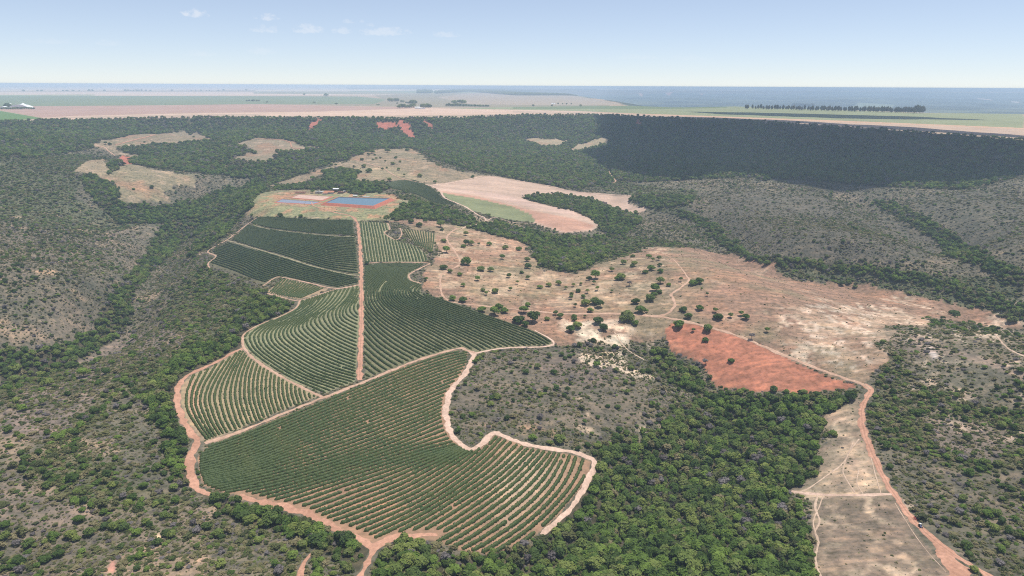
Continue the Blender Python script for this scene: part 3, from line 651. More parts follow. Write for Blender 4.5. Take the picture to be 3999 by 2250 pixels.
# air between the camera and the far tableland
hz = MB().box(0, 0, 71, 150000, 150000, 302).build("haze", None)
tag(hz, kind="stuff")
hm = bpy.data.materials.new("haze"); hm.use_nodes = True; t = hm.node_tree; t.nodes.clear()
o_ = nd(t, "ShaderNodeOutputMaterial"); pv = nd(t, "ShaderNodeVolumePrincipled")
pv.inputs["Color"].default_value = (.64, .81, 1.0, 1); pv.inputs["Density"].default_value = 1.25e-4; pv.inputs["Anisotropy"].default_value = 0.0
t.links.new(pv.outputs[0], o_.inputs["Volume"]); hz.data.materials.append(hm)

# ------------------------------------------------------------------ tracks
def track_mat(name, c, dark=.75):
    m, t, b = newmat(name, .95, .05)
    n1 = noise(t, .5, 5, .65); n2 = noise(t, .06, 3)
    a = ramp(t, n1.outputs[0], [(.3, tuple(x * dark for x in c)), (.7, tuple(min(1, x * 1.2) for x in c))])
    d = ramp(t, n2.outputs[0], [(.3, (.85, .82, .8)), (.7, (1.12, 1.1, 1.1))])
    cx = mixc(t, 1.0, a.outputs[0], d.outputs[0], 'MULTIPLY')
    at = nd(t, "ShaderNodeVertexColor", layer_name="col")
    t.links.new(mixc(t, 1.0, cx, at.outputs[0], 'MULTIPLY'), b.inputs["Base Color"]); return m
M_red = track_mat("red_earth_track", (.47, .265, .18)); M_pale = track_mat("pale_earth_track", (.58, .42, .32)); M_tan = track_mat("tan_earth_track", (.48, .32, .225)); M_grn = track_mat("grassy_track", (.33, .29, .18))
M_trail = track_mat('worn_trail', (.52, .39, .285))
TRACKS = []
def track(pts, wd, mat, name="dirt_road", seed=0, ruts=False, rag=.6):
    P = ground(catmull(pts, 5))[:, :2]
    Rm = np.hypot(*P.mean(0)); P = resample(P, max(1.6, Rm / 300))
    T = np.gradient(P, axis=0); T /= np.linalg.norm(T, axis=1)[:, None] + 1e-9; N = np.stack([-T[:, 1], T[:, 0]], 1)
    if isinstance(wd, tuple): ww = np.interp(np.linspace(0, 1, len(P)), np.linspace(0, 1, len(wd)), wd)
    else: ww = np.full(len(P), float(wd))
    ww = ww * .70
    TRACKS.append((P, float(ww.max())))
    l = ww / 2 * (1 + rag * (fbm(P[:, 0], P[:, 1], 5, 301 + seed, 3)) * 1.6); r = ww / 2 * (1 + rag * fbm(P[:, 0], P[:, 1], 5, 307 + seed, 3) * 1.6)
    prof = [-1, -.62, -.4, 0, .4, .62, 1]
    shade = [.95, 1.02, 1.16, .84, 1.16, 1.02, .95] if ruts else [.97, 1.02, 1.04, 1, 1.04, 1.02, .97]
    off = .10 + (Rm / 1200) ** 2 * .5
    vs, cs = [], []
    for q, sh in zip(prof, shade):
        e = np.where(q < 0, l, r) * q
        X = P + N * e[:, None]
        z = hgt(X[:, 0], X[:, 1]) + off * (1 if abs(q) < .9 else .25)
        vs.append(np.column_stack([X, z])); cs.append(np.tile([sh, sh, sh, 1], (len(P), 1)))
    k = len(prof); V = np.stack(vs, 1).reshape(-1, 3); Cc = np.stack(cs, 1).reshape(-1, 4)
    i = np.arange(len(P) - 1)[:, None] * k + np.arange(k - 1)[None]
    F = np.stack([i, i + k, i + k + 1, i + 1], -1).reshape(-1, 4)
    o = nobj(name, npmesh(name, V, F, mat, True, Cc)); tag(o, kind="structure"); return o
track([(885, 545), (893, 552), (900, 566), (905, 620), (908, 680), (909, 760), (907, 860), (905, 905), (905, 957)], (4.5, 5, 5.5, 6, 6, 6), M_red, seed=1, ruts=True)
track([(783, 510), (788, 518), (800, 522), (840, 534), (880, 543), (897, 551)], 3.6, M_red, seed=2)
track([(1195, 888), (1175, 882), (1150, 877), (1060, 903), (1000, 925), (910, 963), (800, 1005), (700, 1045), (600, 1087), (515, 1115)], (4, 3.6, 3.6, 4.2, 3.6, 3.6), M_tan, seed=3)
track([(612, 876), (590, 884), (560, 902), (520, 922), (475, 942), (452, 965), (446, 1000), (454, 1045), (478, 1085), (497, 1112), (488, 1130), (478, 1155), (480, 1195), (495, 1230), (520, 1243), (545, 1246)], (3, 4.5, 5, 5.5, 7, 7, 6), M_red, seed=4)
track([(610, 848), (612, 872), (640, 904), (700, 943), (760, 975), (812, 1000)], 3.4, M_tan, seed=5)
track([(1186, 884), (1190, 893), (1182, 915), (1163, 948), (1140, 975), (1126, 1000), (1122, 1040), (1129, 1080), (1150, 1108), (1182, 1128), (1213, 1114), (1228, 1100), (1246, 1089), (1275, 1100), (1330, 1120), (1420, 1133), (1470, 1147), (1493, 1160), (1486, 1190), (1470, 1228), (1450, 1258), (1425, 1290), (1400, 1312), (1360, 1345)], (6, 6, 5.5, 5.5, 5.5, 5.5, 4, 3), M_pale, seed=6)
track([(600, 1247), (650, 1262), (700, 1274), (760, 1290), (800, 1312), (850, 1332), (900, 1350), (928, 1368), (938, 1384), (925, 1410), (905, 1450), (895, 1490)], (4, 8, 9, 7, 4, 3.5), M_red, seed=7)
track([(940, 1374), (975, 1360), (1005, 1350), (1060, 1345), (1100, 1345)], (8, 6, 2), M_red, seed=8)
track([(1392, 866), (1370, 872), (1300, 874), (1240, 879), (1195, 889)], 3.0, M_pale, seed=9)
track([(1345, 832), (1380, 850), (1393, 862), (1388, 870)], 2.4, M_pale, seed=10)
track([(1165, 580), (1150, 575), (1128, 590), (1124, 603), (1142, 630), (1156, 655), (1152, 668), (1122, 684), (1108, 697), (1110, 735), (1125, 755), (1160, 764), (1200, 768), (1290, 777), (1400, 788), (1480, 789), (1560, 790), (1650, 796), (1700, 804), (1750, 815), (1850, 843), (1950, 885), (2050, 925), (2120, 950), (2172, 968), (2186, 980)], (3.5, 3.5, 3.2, 3, 4, 5, 5, 5), M_tan, seed=11, ruts=True)
track([(2172, 966), (2188, 980), (2180, 1000), (2170, 1018), (2166, 1045), (2172, 1080), (2180, 1110), (2200, 1155), (2230, 1215), (2262, 1262), (2300, 1312), (2340, 1352), (2400, 1396), (2450, 1425), (2520, 1470)], (5, 6.5, 6, 5, 5, 5, 4.5, 4.5), M_red, seed=12, ruts=True)
track([(2345, 1358), (2380, 1395), (2400, 1430), (2440, 1480)], (3, 12, 18), M_red, seed=13)
track([(1650, 796), (1680, 788), (1697, 768), (1692, 748), (1688, 740), (1722, 716), (1730, 700), (1700, 660), (1672, 640)], (4, 4, 3, 2, 1.5), M_tan, seed=14)
track([(1075, 467), (1120, 463), (1170, 453), (1228, 443), (1290, 454), (1380, 468), (1450, 483), (1598, 494)], (4, 4, 3.5, 3), M_pale, seed=15)
track([(1070, 464), (1090, 470), (1108, 482), (1113, 492), (1122, 500), (1155, 514), (1175, 523), (1200, 540), (1218, 548), (1220, 558), (1200, 565), (1180, 568), (1160, 575)], (4, 5, 4, 3.5), M_pale, seed=16)
track([(895, 403), (925, 412), (965, 424), (980, 435), (1012, 450), (1066, 462)], 3.6, M_tan, seed=17)
track([(1990, 1236), (2050, 1243), (2120, 1246), (2250, 1243)], 3.2, M_pale, seed=18)
track([(636, 566), (655, 572), (700, 580), (820, 593), (897, 596)], 2.1, M_grn, seed=20)
track([(572, 605), (644, 626), (720, 649), (780, 668), (850, 686), (905, 694)], 2.6, M_grn, seed=21)
track([(915, 662), (1000, 660), (1078, 662), (1062, 672), (1030, 690), (1034, 705), (1060, 714)], 2.4, M_tan, seed=22)
track([(660, 720), (690, 700), (710, 698), (770, 710), (845, 726), (905, 716)], 2.6, M_tan, seed=23)
track([(672, 738), (700, 746), (755, 755), (840, 729), (905, 717)], 2.4, M_tan, seed=24)
track([(755, 756), (742, 776), (705, 796), (650, 818), (612, 842), (611, 866)], 2.4, M_tan, seed=25)
track([(645, 549), (620, 566), (575, 601), (545, 618), (522, 634), (543, 645), (524, 662), (527, 676)], 2.9, M_tan, seed=26)
track([(975, 562), (980, 578), (966, 586), (996, 604), (1010, 590), (1006, 574)], 2.2, M_tan, seed=27)
track([(1220, 558), (1245, 548), (1290, 560), (1345, 562)], 1.6, M_pale, seed=28)
track([(232, 366), (262, 371), (272, 380), (290, 393)], 5, M_tan, seed=29)
track([(290, 365), (330, 355), (390, 340)], 4, M_red, seed=30)
track([(644, 350), (700, 352), (728, 358), (735, 372), (758, 374)], 4, M_red, seed=31)
track([(1530, 425), (1535, 440), (1548, 458), (1515, 461)], 4, M_tan, seed=32)
# worn foot trails and washed-out gullies on the dry strip at the lower right
for i, (pp, wd) in enumerate([([(2160, 1105), (2140, 1130), (2120, 1165), (2080, 1195), (2030, 1230), (1995, 1240)], 1.4), ([(2145, 1110), (2130, 1150), (2120, 1180), (2125, 1200), (2150, 1240)], 1.0), ([(2055, 1245), (2050, 1280), (2062, 1310), (2050, 1335), (2058, 1365), (2050, 1400), (2055, 1430), (2075, 1470)], 1.5),
        ([(2070, 1245), (2060, 1275), (2045, 1310), (2050, 1340)], .9), ([(2160, 1180), (2155, 1215), (2172, 1245)], .8), ([(2190, 1150), (2200, 1190), (2215, 1240)], .8), ([(2250, 1265), (2290, 1330), (2330, 1385), (2380, 1440)], .6), 
        ([(1545, 835), (1560, 860), (1585, 885), (1620, 905)], 1.6), 
        ([(2500, 840), (2540, 880), (2600, 905)], 2), ([(760, 1449), (765, 1415), (790, 1385)], 2.5), ([(740, 1500), (752, 1449), (762, 1420)], 3)]):
    track(pp, wd, M_trail if pp[0][1] < 1448 else M_red, name="path", seed=50 + i, rag=.5)
KEEP = []
# ------------------------------------------------------------------ foliage
def leafmat(name, stops, tr=.4):
    m, t, b = newmat(name, .75, .12)
    oi = nd(t, "ShaderNodeObjectInfo")
    n = noise(t, 1.3, 2)
    ad = nd(t, "ShaderNodeMath", operation='MULTIPLY_ADD'); t.links.new(n.outputs[0], ad.inputs[0]); ad.inputs[1].default_value = .45
    sb = nd(t, "ShaderNodeMath", operation='ADD'); t.links.new(oi.outputs["Random"], sb.inputs[0]); sb.inputs[1].default_value = -.225
    t.links.new(sb.outputs[0], ad.inputs[2])
    r = ramp(t, ad.outputs[0], stops)
    t.links.new(r.outputs[0], b.inputs["Base Color"])
    tl = nd(t, "ShaderNodeBsdfTranslucent"); t.links.new(r.outputs[0], tl.inputs[0])
    mx = nd(t, "ShaderNodeMixShader"); mx.inputs[0].default_value = tr
    t.links.new(b.outputs[0], mx.inputs[1]); t.links.new(tl.outputs[0], mx.inputs[2]); t.links.new(mx.outputs[0], t.nodes["Material Output"].inputs["Surface"])
    return m
M_tree = leafmat("tree_leaves", [(0, (0.075, 0.121, 0.031)), (.25, (0.119, 0.188, 0.043)), (.5, (0.158, 0.240, 0.050)), (.72, (0.229, 0.323, 0.066)), (.88, (.200, .225, .080)), (1, (.235, .30, .075))])
M_dark = leafmat("dark_tree_leaves", [(0, (0.090, 0.139, 0.041)), (.5, (0.168, 0.228, 0.061)), (1, (0.293, 0.336, 0.091))])
M_bush = leafmat("bush_leaves", [(0, (0.093, 0.109, 0.044)), (.35, (0.158, 0.173, 0.066)), (.65, (0.229, 0.218, 0.098)), (.85, (0.284, 0.246, 0.128)), (1, (0.346, 0.299, 0.165))])
M_grey = leafmat("bare_twigs", [(0, (0.168, 0.144, 0.134)), (1, (0.288, 0.258, 0.242))])
M_palm = leafmat("palm_leaves", [(0, (.05, .075, .03)), (1, (.14, .14, .05))])
M_bark = simple("bark", (.16, .12, .09), .95)
M_euc = leafmat("gum_tree_leaves", [(0, (0.101, 0.118, 0.075)), (1, (0.186, 0.169, 0.118))])

def cards(P, N, size, rg, tilt=.5, asp=1.5):
    """quads at points P facing about N"""
    n = len(P)
    N = N + rg.normal(0, tilt, (n, 3)); N /= np.linalg.norm(N, axis=1)[:, None]
    a = np.cross(N, rg.normal(0, 1, (n, 3))); a /= np.linalg.norm(a, axis=1)[:, None] + 1e-9
    b = np.cross(N, a)
    sz = size * rg.uniform(.65, 1.35, n)[:, None]
    a = a * sz * asp * .5; b = b * sz * .5
    V = np.stack([P - a, P - b * .9 + N * sz * .10, P + a, P + b * .9 + N * sz * .10], 1).reshape(-1, 3)
    F = np.arange(4 * n).reshape(-1, 4)
    return V, F
def crown_mesh(name, seed, mat, nl=9, per=46, flat=.62, leaf=.34, hole=0.0, sp=.66, up=.55, tilt=.4):
    """unit crown: radius 1, from z 0 to about 1.3"""
    rg = np.random.default_rng(seed); VV_, FF = [], []; off = 0
    for k in range(nl):
        if k == 0: c = np.array([0, 0, .62]); r = .62
        else:
            a = k * 2.4 + rg.uniform(-.5, .5); rr = sp * math.sqrt(rg.uniform(.35, 1)); c = np.array([rr * math.cos(a), rr * math.sin(a), rg.uniform(.38, .95) * (1.15 - .5 * rr)]); r = rg.uniform(.27, .46)
        d = rg.normal(0, 1, (int(per * (r / .4) ** 2), 3)); d /= np.linalg.norm(d, axis=1)[:, None]
        d = d[d[:, 2] > -.55]
        P = c + d * r * np.array([1, 1, flat + .2]) * rg.uniform(.8, 1.06, len(d))[:, None]
        if hole: P = P[rg.uniform(0, 1, len(P)) > hole]; d = d[:len(P)]
        V, F = cards(P, d[:len(P)] + np.array([0, 0, up]), leaf * r / .4 * .8, rg, tilt)
        VV_.append(V); FF.append(F + off); off += len(V)
        # dense inner mass of twigs
        th = np.linspace(0, 2 * math.pi, 7)[:-1]
        q = np.array([[math.cos(t_) * .72 * r, math.sin(t_) * .72 * r, z_ * r] for z_ in (-.35, .25) for t_ in th] + [[0, 0, .62 * r]]) + c
        FF2 = [[i, (i + 1) % 6, 6 + (i + 1) % 6, 6 + i] for i in range(6)]
        VV_.append(q); FF.append(np.array(FF2) + off); FF.append(np.array([[6 + i, 6 + (i + 1) % 6, 12, 12] for i in range(6)])[:, :3] + off); off += 13
    quads = np.concatenate([f for f in FF if f.shape[1] == 4]); tris = np.concatenate([f for f in FF if f.shape[1] == 3])
    return npmesh(name, np.concatenate(VV_), [quads, tris], mat)
def twig_mesh(name, seed, mat):
    rg = np.random.default_rng(seed); mb = MB()
    for k in range(16):
        a = rg.uniform(0, 6.28); e = rg.uniform(.3, 1.3); L = rg.uniform(.6, 1.1)
        d = np.array([math.cos(a) * math.cos(e), math.sin(a) * math.cos(e), math.sin(e)])
        p1 = d * L * .5 + rg.normal(0, .06, 3); p2 = d * L + rg.normal(0, .12, 3)
        p1[2] = abs(p1[2]); p2[2] = abs(p2[2])
        mb.tube([(0, 0, 0), p1, p2], [.045, .03, .012], 3, False)
        for j in range(3):
            q = p1 + (p2 - p1) * rg.uniform(0, 1); e_ = q + rg.normal(0, .22, 3) + np.array([0, 0, .1]); mb.tube([q, e_], [.022, .008], 3, False)
    return mb.mesh(name, mat)
def palm_mesh(name, seed, mat):
    rg = np.random.default_rng(seed); mb = MB()
    mb.tube([(0, 0, 0), (0, 0, 1.35)], [.05, .035], 5)
    for k in range(16):
        a = k * 2.4; up = rg.uniform(.1, .9)
        pr = None
        for t_ in (0, .3, .6, .9):
            r_ = t_ * .75; z_ = 1.35 + up * t_ * .6 - t_ * t_ * .75
            c = Vector((math.cos(a) * r_, math.sin(a) * r_, z_)); w_ = .11 * (1 - abs(t_ - .4))
            sd2 = Vector((-math.sin(a), math.cos(a), 0)) * w_
            cur = (mb.bm.verts.new(c - sd2), mb.bm.verts.new(c + sd2))
            if pr: mb.bm.faces.new((pr[0], pr[1], cur[1], cur[0]))
            pr = cur
    return mb.mesh(name, mat)

protos = bpy.data.collections.new("plant_forms")       # forms shared by the woods and the scrub; never linked to the scene
def proto(i, name, me):
    o = bpy.data.objects.new(name, me); protos.objects.link(o); return o
crowns = [crown_mesh("crown", 100 + i, M_tree, nl=[9, 12, 7, 10][i % 4], per=46, flat=[.62, .5, .75, .6][i % 4]) for i in range(5)]
crowns_d = [crown_mesh("crown", 120 + i, M_dark, nl=9 + i, per=46, flat=.66) for i in range(3)]
bushes = [crown_mesh("bush", 140 + i, M_bush, nl=5, per=26, flat=.5, leaf=.36, hole=.12, up=1.2, sp=.8) for i in range(3)]
gcrown = [crown_mesh("crown", 150 + i, M_grey, nl=8, per=30, flat=.6, leaf=.2, hole=.3) for i in range(1)]
twigs = [twig_mesh("twigs", 160, M_grey)]
palm = palm_mesh("palm", 170, M_palm)
euc = crown_mesh("crown", 180, M_euc, nl=8, per=40, flat=.8)
forms = crowns + crowns_d + bushes + [crown_mesh("bush", 146, M_tree, nl=4, per=26, flat=.6, leaf=.36)] + gcrown + twigs + [palm, euc]
# index:  0-4 tree, 5-7 dark tree, 8-10 bush, 11 green bush, 12 grey crown, 13 twigs, 14 palm, 15 gum
for i, me in enumerate(forms): proto(i, "plant_form_%02d" % i, me)

def scatter(name, P, Z, idx, rot, scl, label=None):
    me = bpy.data.meshes.new(name); me.vertices.add(len(P))
    me.vertices.foreach_set("co", np.column_stack([P, Z]).astype(np.float32).ravel())
    for nm, ty, arr in (("idx", 'INT', idx.astype(np.int32)), ("rot", 'FLOAT_VECTOR', rot.astype(np.float32)), ("scl", 'FLOAT_VECTOR', scl.astype(np.float32))):
        a = me.attributes.new(nm, ty, 'POINT'); a.data.foreach_set("value" if ty == 'INT' else "vector", np.ascontiguousarray(arr).ravel())
    o = nobj(name, me)
    g = bpy.data.node_groups.new("spread_" + name, 'GeometryNodeTree')
    g.interface.new_socket("Geometry", in_out='INPUT', socket_type='NodeSocketGeometry'); g.interface.new_socket("Geometry", in_out='OUTPUT', socket_type='NodeSocketGeometry')
    gi = g.nodes.new("NodeGroupInput"); go = g.nodes.new("NodeGroupOutput")
    ci = g.nodes.new("GeometryNodeCollectionInfo"); ci.inputs["Collection"].default_value = protos; ci.inputs["Separate Children"].default_value = True; ci.inputs["Reset Children"].default_value = True
    ip = g.nodes.new("GeometryNodeInstanceOnPoints"); ip.inputs["Pick Instance"].default_value = True
    def na(nm, ty):
        n = g.nodes.new("GeometryNodeInputNamedAttribute"); n.data_type = ty; n.inputs[0].default_value = nm; return n.outputs[0]
    g.links.new(gi.outputs[0], ip.inputs["Points"]); g.links.new(ci.outputs[0], ip.inputs["Instance"])
    g.links.new(na("idx", 'INT'), ip.inputs["Instance Index"]); g.links.new(na("rot", 'FLOAT_VECTOR'), ip.inputs["Rotation"]); g.links.new(na("scl", 'FLOAT_VECTOR'), ip.inputs["Scale"])
    g.links.new(ip.outputs[0], go.inputs[0])
    md = o.modifiers.new("spread", 'NODES'); md.node_group = g
    tag(o, label, None, None, "stuff")
    return o

# candidate places on a jittered grid, kept by what grows there
def candidates(sp, r0, r1, seed):
    rg = np.random.default_rng(seed)
    n = int(r1 / sp) + 1
    ix, iy = np.meshgrid(np.arange(-n, n), np.arange(0, n))
    x = (ix.ravel() + rg.uniform(0, 1, ix.size)) * sp; y = (iy.ravel() + rg.uniform(0, 1, ix.size)) * sp
    r = np.hypot(x, y); u = np.abs(np.arctan2(x, y))
    k = (r > r0) & (r < r1) & (u < R(43)) & (np.abs(x) < y * .84 + 60)
    return x[k], y[k]
def cls_at(x, y):
    fu, fv = guv(x, y); return cls[np.clip(np.round(fv).astype(int), 0, NV - 1), np.clip(np.round(fu).astype(int), 0, NU - 1)]
def clear_of(x, y, rad):
    ok = np.ones(x.shape, bool)
    for P, wd in TRACKS:
        x0, y0 = P.min(0) - 15; x1, y1 = P.max(0) + 15
        m = (x > x0) & (x < x1) & (y > y0) & (y < y1)
        if m.any():
            d = segdist(x[m], y[m], P[::2] if len(P) > 6 else P); ok[m] &= d > wd * .5 + rad[m] * .55
    for b in BLK.values():
        x0, y0 = b['w'].min(0); x1, y1 = b['w'].max(0); m = (x > x0) & (x < x1) & (y > y0) & (y < y1)
        if m.any(): ok[m] &= ~pip(x[m], y[m], b['w'])
    for P in KEEP:
        d = np.hypot(x - P[0], y - P[1]); ok &= d > P[2]
    return ok
# ------------------------------------------------------------------ reservoir, lined tanks, farmstead
M_clay = simple("red_clay_bank", (.42, .15, .10), .95, .18, .4); M_liner = simple("dark_liner", (.07, .10, .13), .5, .2, .3)
mw, t, b = newmat("pond_water", .08, .5); b.inputs["Base Color"].default_value = (.06, .135, .17, 1)
nw = noise(t, .5, 3); bw = nd(t, "ShaderNodeBump"); bw.inputs["Strength"].default_value = .25; bw.inputs["Distance"].default_value = .3
t.links.new(nw.outputs[0], bw.inputs["Height"]); t.links.new(bw.outputs[0], b.inputs["Normal"])
M_white = simple("white_painted_sheet", (.80, .80, .78), .5, .06); M_grey = simple("grey_fibre_cement", (.40, .39, .37), .8, .15); M_tile = simple("terracotta_tiles", (.44, .20, .12), .85, .2, 1.2)
M_wall = simple("whitewashed_wall", (.62, .58, .52), .85, .1); M_darkw = simple("dark_opening", (.05, .045, .04), .6, .1); M_wood = simple("weathered_timber", (.17, .12, .09), .9, .2); M_rust = simple("rusty_roof", (.20, .085, .065), .85, .25)
M_blue = simple("blue_sheet", (.16, .30, .62), .5, .1); M_silt = simple("dried_pink_silt", (.52, .36, .28), .9, .15, .12); M_gw = simple("grey_shallow_water", (.24, .25, .29), .25, .2, .15, .5)

def basin(name, rim_px, zr, depth, rimw, slope, fill, label, cat, raised=True, fillname="water"):
    """a four sided basin: crest, outer bank down to the terrain, lined inner slope, and what fills it"""
    Pr = onplane(rim_px, zr); c = Pr.mean(0)
    def grow(P, d):
        out = []
        n = len(P)
        for i in range(n):
            a, p, b_ = P[i - 1], P[i], P[(i + 1) % n]
            e1 = (p - a) / np.linalg.norm(p - a); e2 = (b_ - p) / np.linalg.norm(b_ - p)
            n1 = np.array([e1[1], -e1[0]]); n2 = np.array([e2[1], -e2[0]])
            if np.dot(n1, p - c) < 0: n1 = -n1
            if np.dot(n2, p - c) < 0: n2 = -n2
            m_ = n1 + n2; m_ = m_ / (1 + np.dot(n1, n2)); out.append(p + m_ * d)
        return np.array(out)
    def dense(P): return np.concatenate([[P[i] * (1 - s_) + P[(i + 1) % len(P)] * s_ for s_ in np.linspace(0, 1, 14, endpoint=False)] for i in range(len(P))])
    root = empty(name, (c[0], c[1], float(hgt(c[0], c[1])))); off = np.array([c[0], c[1], float(hgt(c[0], c[1]))])
    rings = []
    inn = dense(grow(Pr, -depth * 1.6)); rim = dense(Pr); crest = dense(grow(Pr, rimw))
    foot = dense(grow(Pr, rimw + slope)); foot2 = dense(grow(Pr, rimw + slope + 1.5))
    k = len(rim); j = (np.arange(k) + 1) % k
    def strip(rs): 
        V = np.concatenate(rs) - off; F = []
        for q in range(len(rs) - 1):
            a = np.arange(k) + q * k; F.append(np.stack([a, j + q * k, j + (q + 1) * k, a + k], 1))
        return V, np.concatenate(F)
    col3 = lambda P, z: np.column_stack([P, np.broadcast_to(z, len(P))])
    mid2 = (crest + foot) / 2; wob = fbm(mid2[:, 0], mid2[:, 1], 5, 7, 2) * .5
    zf_ = np.minimum(hgt(foot[:, 0], foot[:, 1]) + .1, zr - .2); zm = (zr + zf_) / 2 + wob * .5
    V, F = strip([col3(rim, zr), col3(crest, zr), np.column_stack([mid2, zm]), np.column_stack([foot, zf_]), np.column_stack([foot2, hgt(foot2[:, 0], foot2[:, 1]) - .8])])
    nobj("bank", npmesh("bank", V, F, M_clay), root)
    V, F = strip([col3(inn, zr - depth), col3(rim, zr - .02)])
    nobj("liner", npmesh("liner", V, F, M_liner), root)
    fl = dense(grow(Pr, -depth * .75)) ; me = bpy.data.meshes.new("fill"); me.from_pydata([tuple(q) for q in col3(fl, zr - depth * .5) - off], [], [tuple(range(k))]); me.materials.append(fill)
    nobj(fillname, me, root)
    for Q in (foot,): KEEP.append((c[0], c[1], 1.0))
    tag(root, label, cat); return root
zb = YARD
basin("reservoir", [(852, 495.5), (980, 499), (938, 517.5), (818, 509.5)], zb + 3.6, 1.3, 2.2, 4.0, mw, "blue water reservoir behind a raised red clay bank", "reservoir")
q2_ = ground([(709, 501), (806, 508), (783, 513.5), (694, 508.5), (752, 502), (752, 511)]); zb2 = YARD + .3
q3_ = ground([(752, 489.5), (832, 494.5), (810, 503.5), (733, 497), (780, 500)]); zb3 = YARD + .5
basin("settling_pond", [(709, 501), (806, 508), (783, 513.5), (694, 508.5)], zb2 + .3, .5, 1.2, 1.5, M_gw, "long shallow grey pond left of the blue reservoir", "pond")
basin("silted_pond", [(752, 489.5), (832, 494.5), (810, 503.5), (733, 497)], zb3 + .3, .4, 1.5, 1.5, M_silt, "dried pink silt pond behind the long grey pond", "pond", fillname="silt")

def house(name, px, py, wx, wy, hw_, roof_mat, wall_mat, rz, label, cat="house", rh=1.2, over=.6, nwin=3, open_=False, flat=False, chim=False):
    g = ground([(px, py)])[0]; r = empty(name, (g[0], g[1], g[2] - .05), rz)
    if open_:
        for sx in (-1, 1):
            for q in np.linspace(-.5, .5, max(2, int(wy / 4) + 1)):
                MB().box(sx * (wx / 2 - .3), q * (wy - .6), hw_ / 2, .3, .3, hw_).build("post", M_wood, r)
    else:
        MB().box(0, 0, hw_ / 2, wx, wy, hw_).build("wall", wall_mat, r)
        for i in range(nwin):
            xx = (i - (nwin - 1) / 2) * wx / (nwin + .3)
            if i == nwin // 2: MB().box(xx, -wy / 2 - .02, 1.05, 1.1, .16, 2.1).build("door", M_darkw, r)
            else: MB().box(xx, -wy / 2 - .02, 1.5, 1.3, .14, 1.1).build("window", M_darkw, r)
    if flat: rf = MB().box(0, 0, hw_ + .12, wx + over * 2, wy + over * 2, .18)
    else: rf = MB().prism([(-wx / 2 - over, hw_ - .05), (0, hw_ + rh), (wx / 2 + over, hw_ - .05), (wx / 2 + over, hw_ + .1), (0, hw_ + rh + .18), (-wx / 2 - over, hw_ + .1)], -wy / 2 - over, wy / 2 + over)
    rf = rf.build("roof", roof_mat, r)
    if chim: MB().box(wx * .2, 0, hw_ + rh * .9, .7, .7, 1.3).build("chimney", M_wall, rf)
    KEEP.append((g[0], g[1], max(wx, wy) * .7)); tag(r, label, cat); return r
PI2 = math.pi / 2
house("farmhouse", 803, 486.5, 12.5, 6.5, 2.6, M_grey, M_wall, .05, "long whitewashed farmhouse with grey roof beside a round tree", rh=1.3, nwin=5)
house("farmhouse", 829, 486.5, 8, 15, 2.5, M_tile, M_wall, PI2 - .05, "wide house with orange tiled roof between the other farm buildings", rh=1.8, over=1.0, nwin=3, chim=True)
house("farmhouse", 818, 489, 4.5, 7, 2.2, M_tile, M_wall, PI2 + .2, "small lean building with orange tiled roof at the front of the farm", rh=1.0, nwin=1)
house("barn", 845.5, 481, 7.5, 9, 4.2, M_white, M_wall, PI2, "open barn with shining white roof at the back of the farmstead", "barn", rh=.8, open_=True)
house("shed", 857, 486.5, 4.0, 9, 2.3, M_rust, M_wood, PI2 + .1, "dark low shed with red roof right of the white barn", "shed", rh=.8, nwin=1)
house("shed", 866, 484, 3, 3, 2.2, M_white, M_wall, .3, "little white hut at the right end of the farmstead", "shed", rh=.5, nwin=1)
house("cattle_pen", 756, 486, 7, 17, 1.8, M_rust, M_wood, PI2 - .02, "long dark ruined shed with rusty red roof left of the farmhouse", "shed", rh=.7, open_=True)
house("shelter", 894, 494.5, 4.5, 6.5, 2.2, M_white, M_wall, PI2 - .1, "small white roofed shelter left of the tree above the reservoir", "shelter", rh=.5, open_=True)
house("shelter", 922, 497.8, 5, 10, 2.4, M_grey, M_wood, PI2 - .08, "grey roofed pump shelter at the back rim of the blue reservoir", "shelter", rh=.5, open_=True)
# white farm and grain store on the tableland
house("farmhouse", 1050, 273.8, 12, 22, 6, M_white, M_white, PI2, "white farm building in front of the woods on the tableland", rh=2.5, nwin=3)
house("shed", 1058, 274.3, 7, 12, 4, M_white, M_white, PI2, "smaller white shed touching the tableland farm building", "shed", rh=1.5, nwin=1)
house("shed", 1064.5, 273.6, 6, 15, 2.5, M_blue, M_white, PI2, "low blue roofed shed right of the white tableland farm", "shed", rh=1, nwin=1)
g = ground([(1055.3, 272.6)])[0]; r = empty("water_tower", g)
MB().tube([(0, 0, 0), (0, 0, 11)], [1.0, 1.0], 10).build("pillar", M_white, r); MB().tube([(0, 0, 11), (0, 0, 12), (0, 0, 16), (0, 0, 16.6)], [1.0, 1.9, 1.9, .6], 12).build("tank", M_white, r)
tag(r, "slim white water tower standing beside the tableland farm", "water tower")
g = ground([(54, 272.5)])[0]; r = empty("grain_store", g)
prof = [(-42, 0), (42, 0)] + [(42 * math.cos(a), 2.5 + 13 * math.sin(a) ** 1.6) for a in np.linspace(.02, math.pi - .02, 16)]
MB().prism(prof, -18, 18).build("roof", M_white, r); MB().box(-10, -18.3, 3, 9, .8, 6).build("door", M_grey, r); MB().box(14, -18.3, 3, 9, .8, 6).build("door", M_grey, r)
tag(r, "large white arched grain store behind the dark tree row", "grain store")
g = ground([(59, 268)])[0]; r = empty("silo", g); MB().tube([(0, 0, 0), (0, 0, 5)], [14, 14], 16).build("wall", M_white, r); MB().tube([(0, 0, 5), (0, 0, 16)], [15, .6], 16).build("roof", M_white, r); tag(r, "round silo with white pointed roof behind the grain store", "silo")
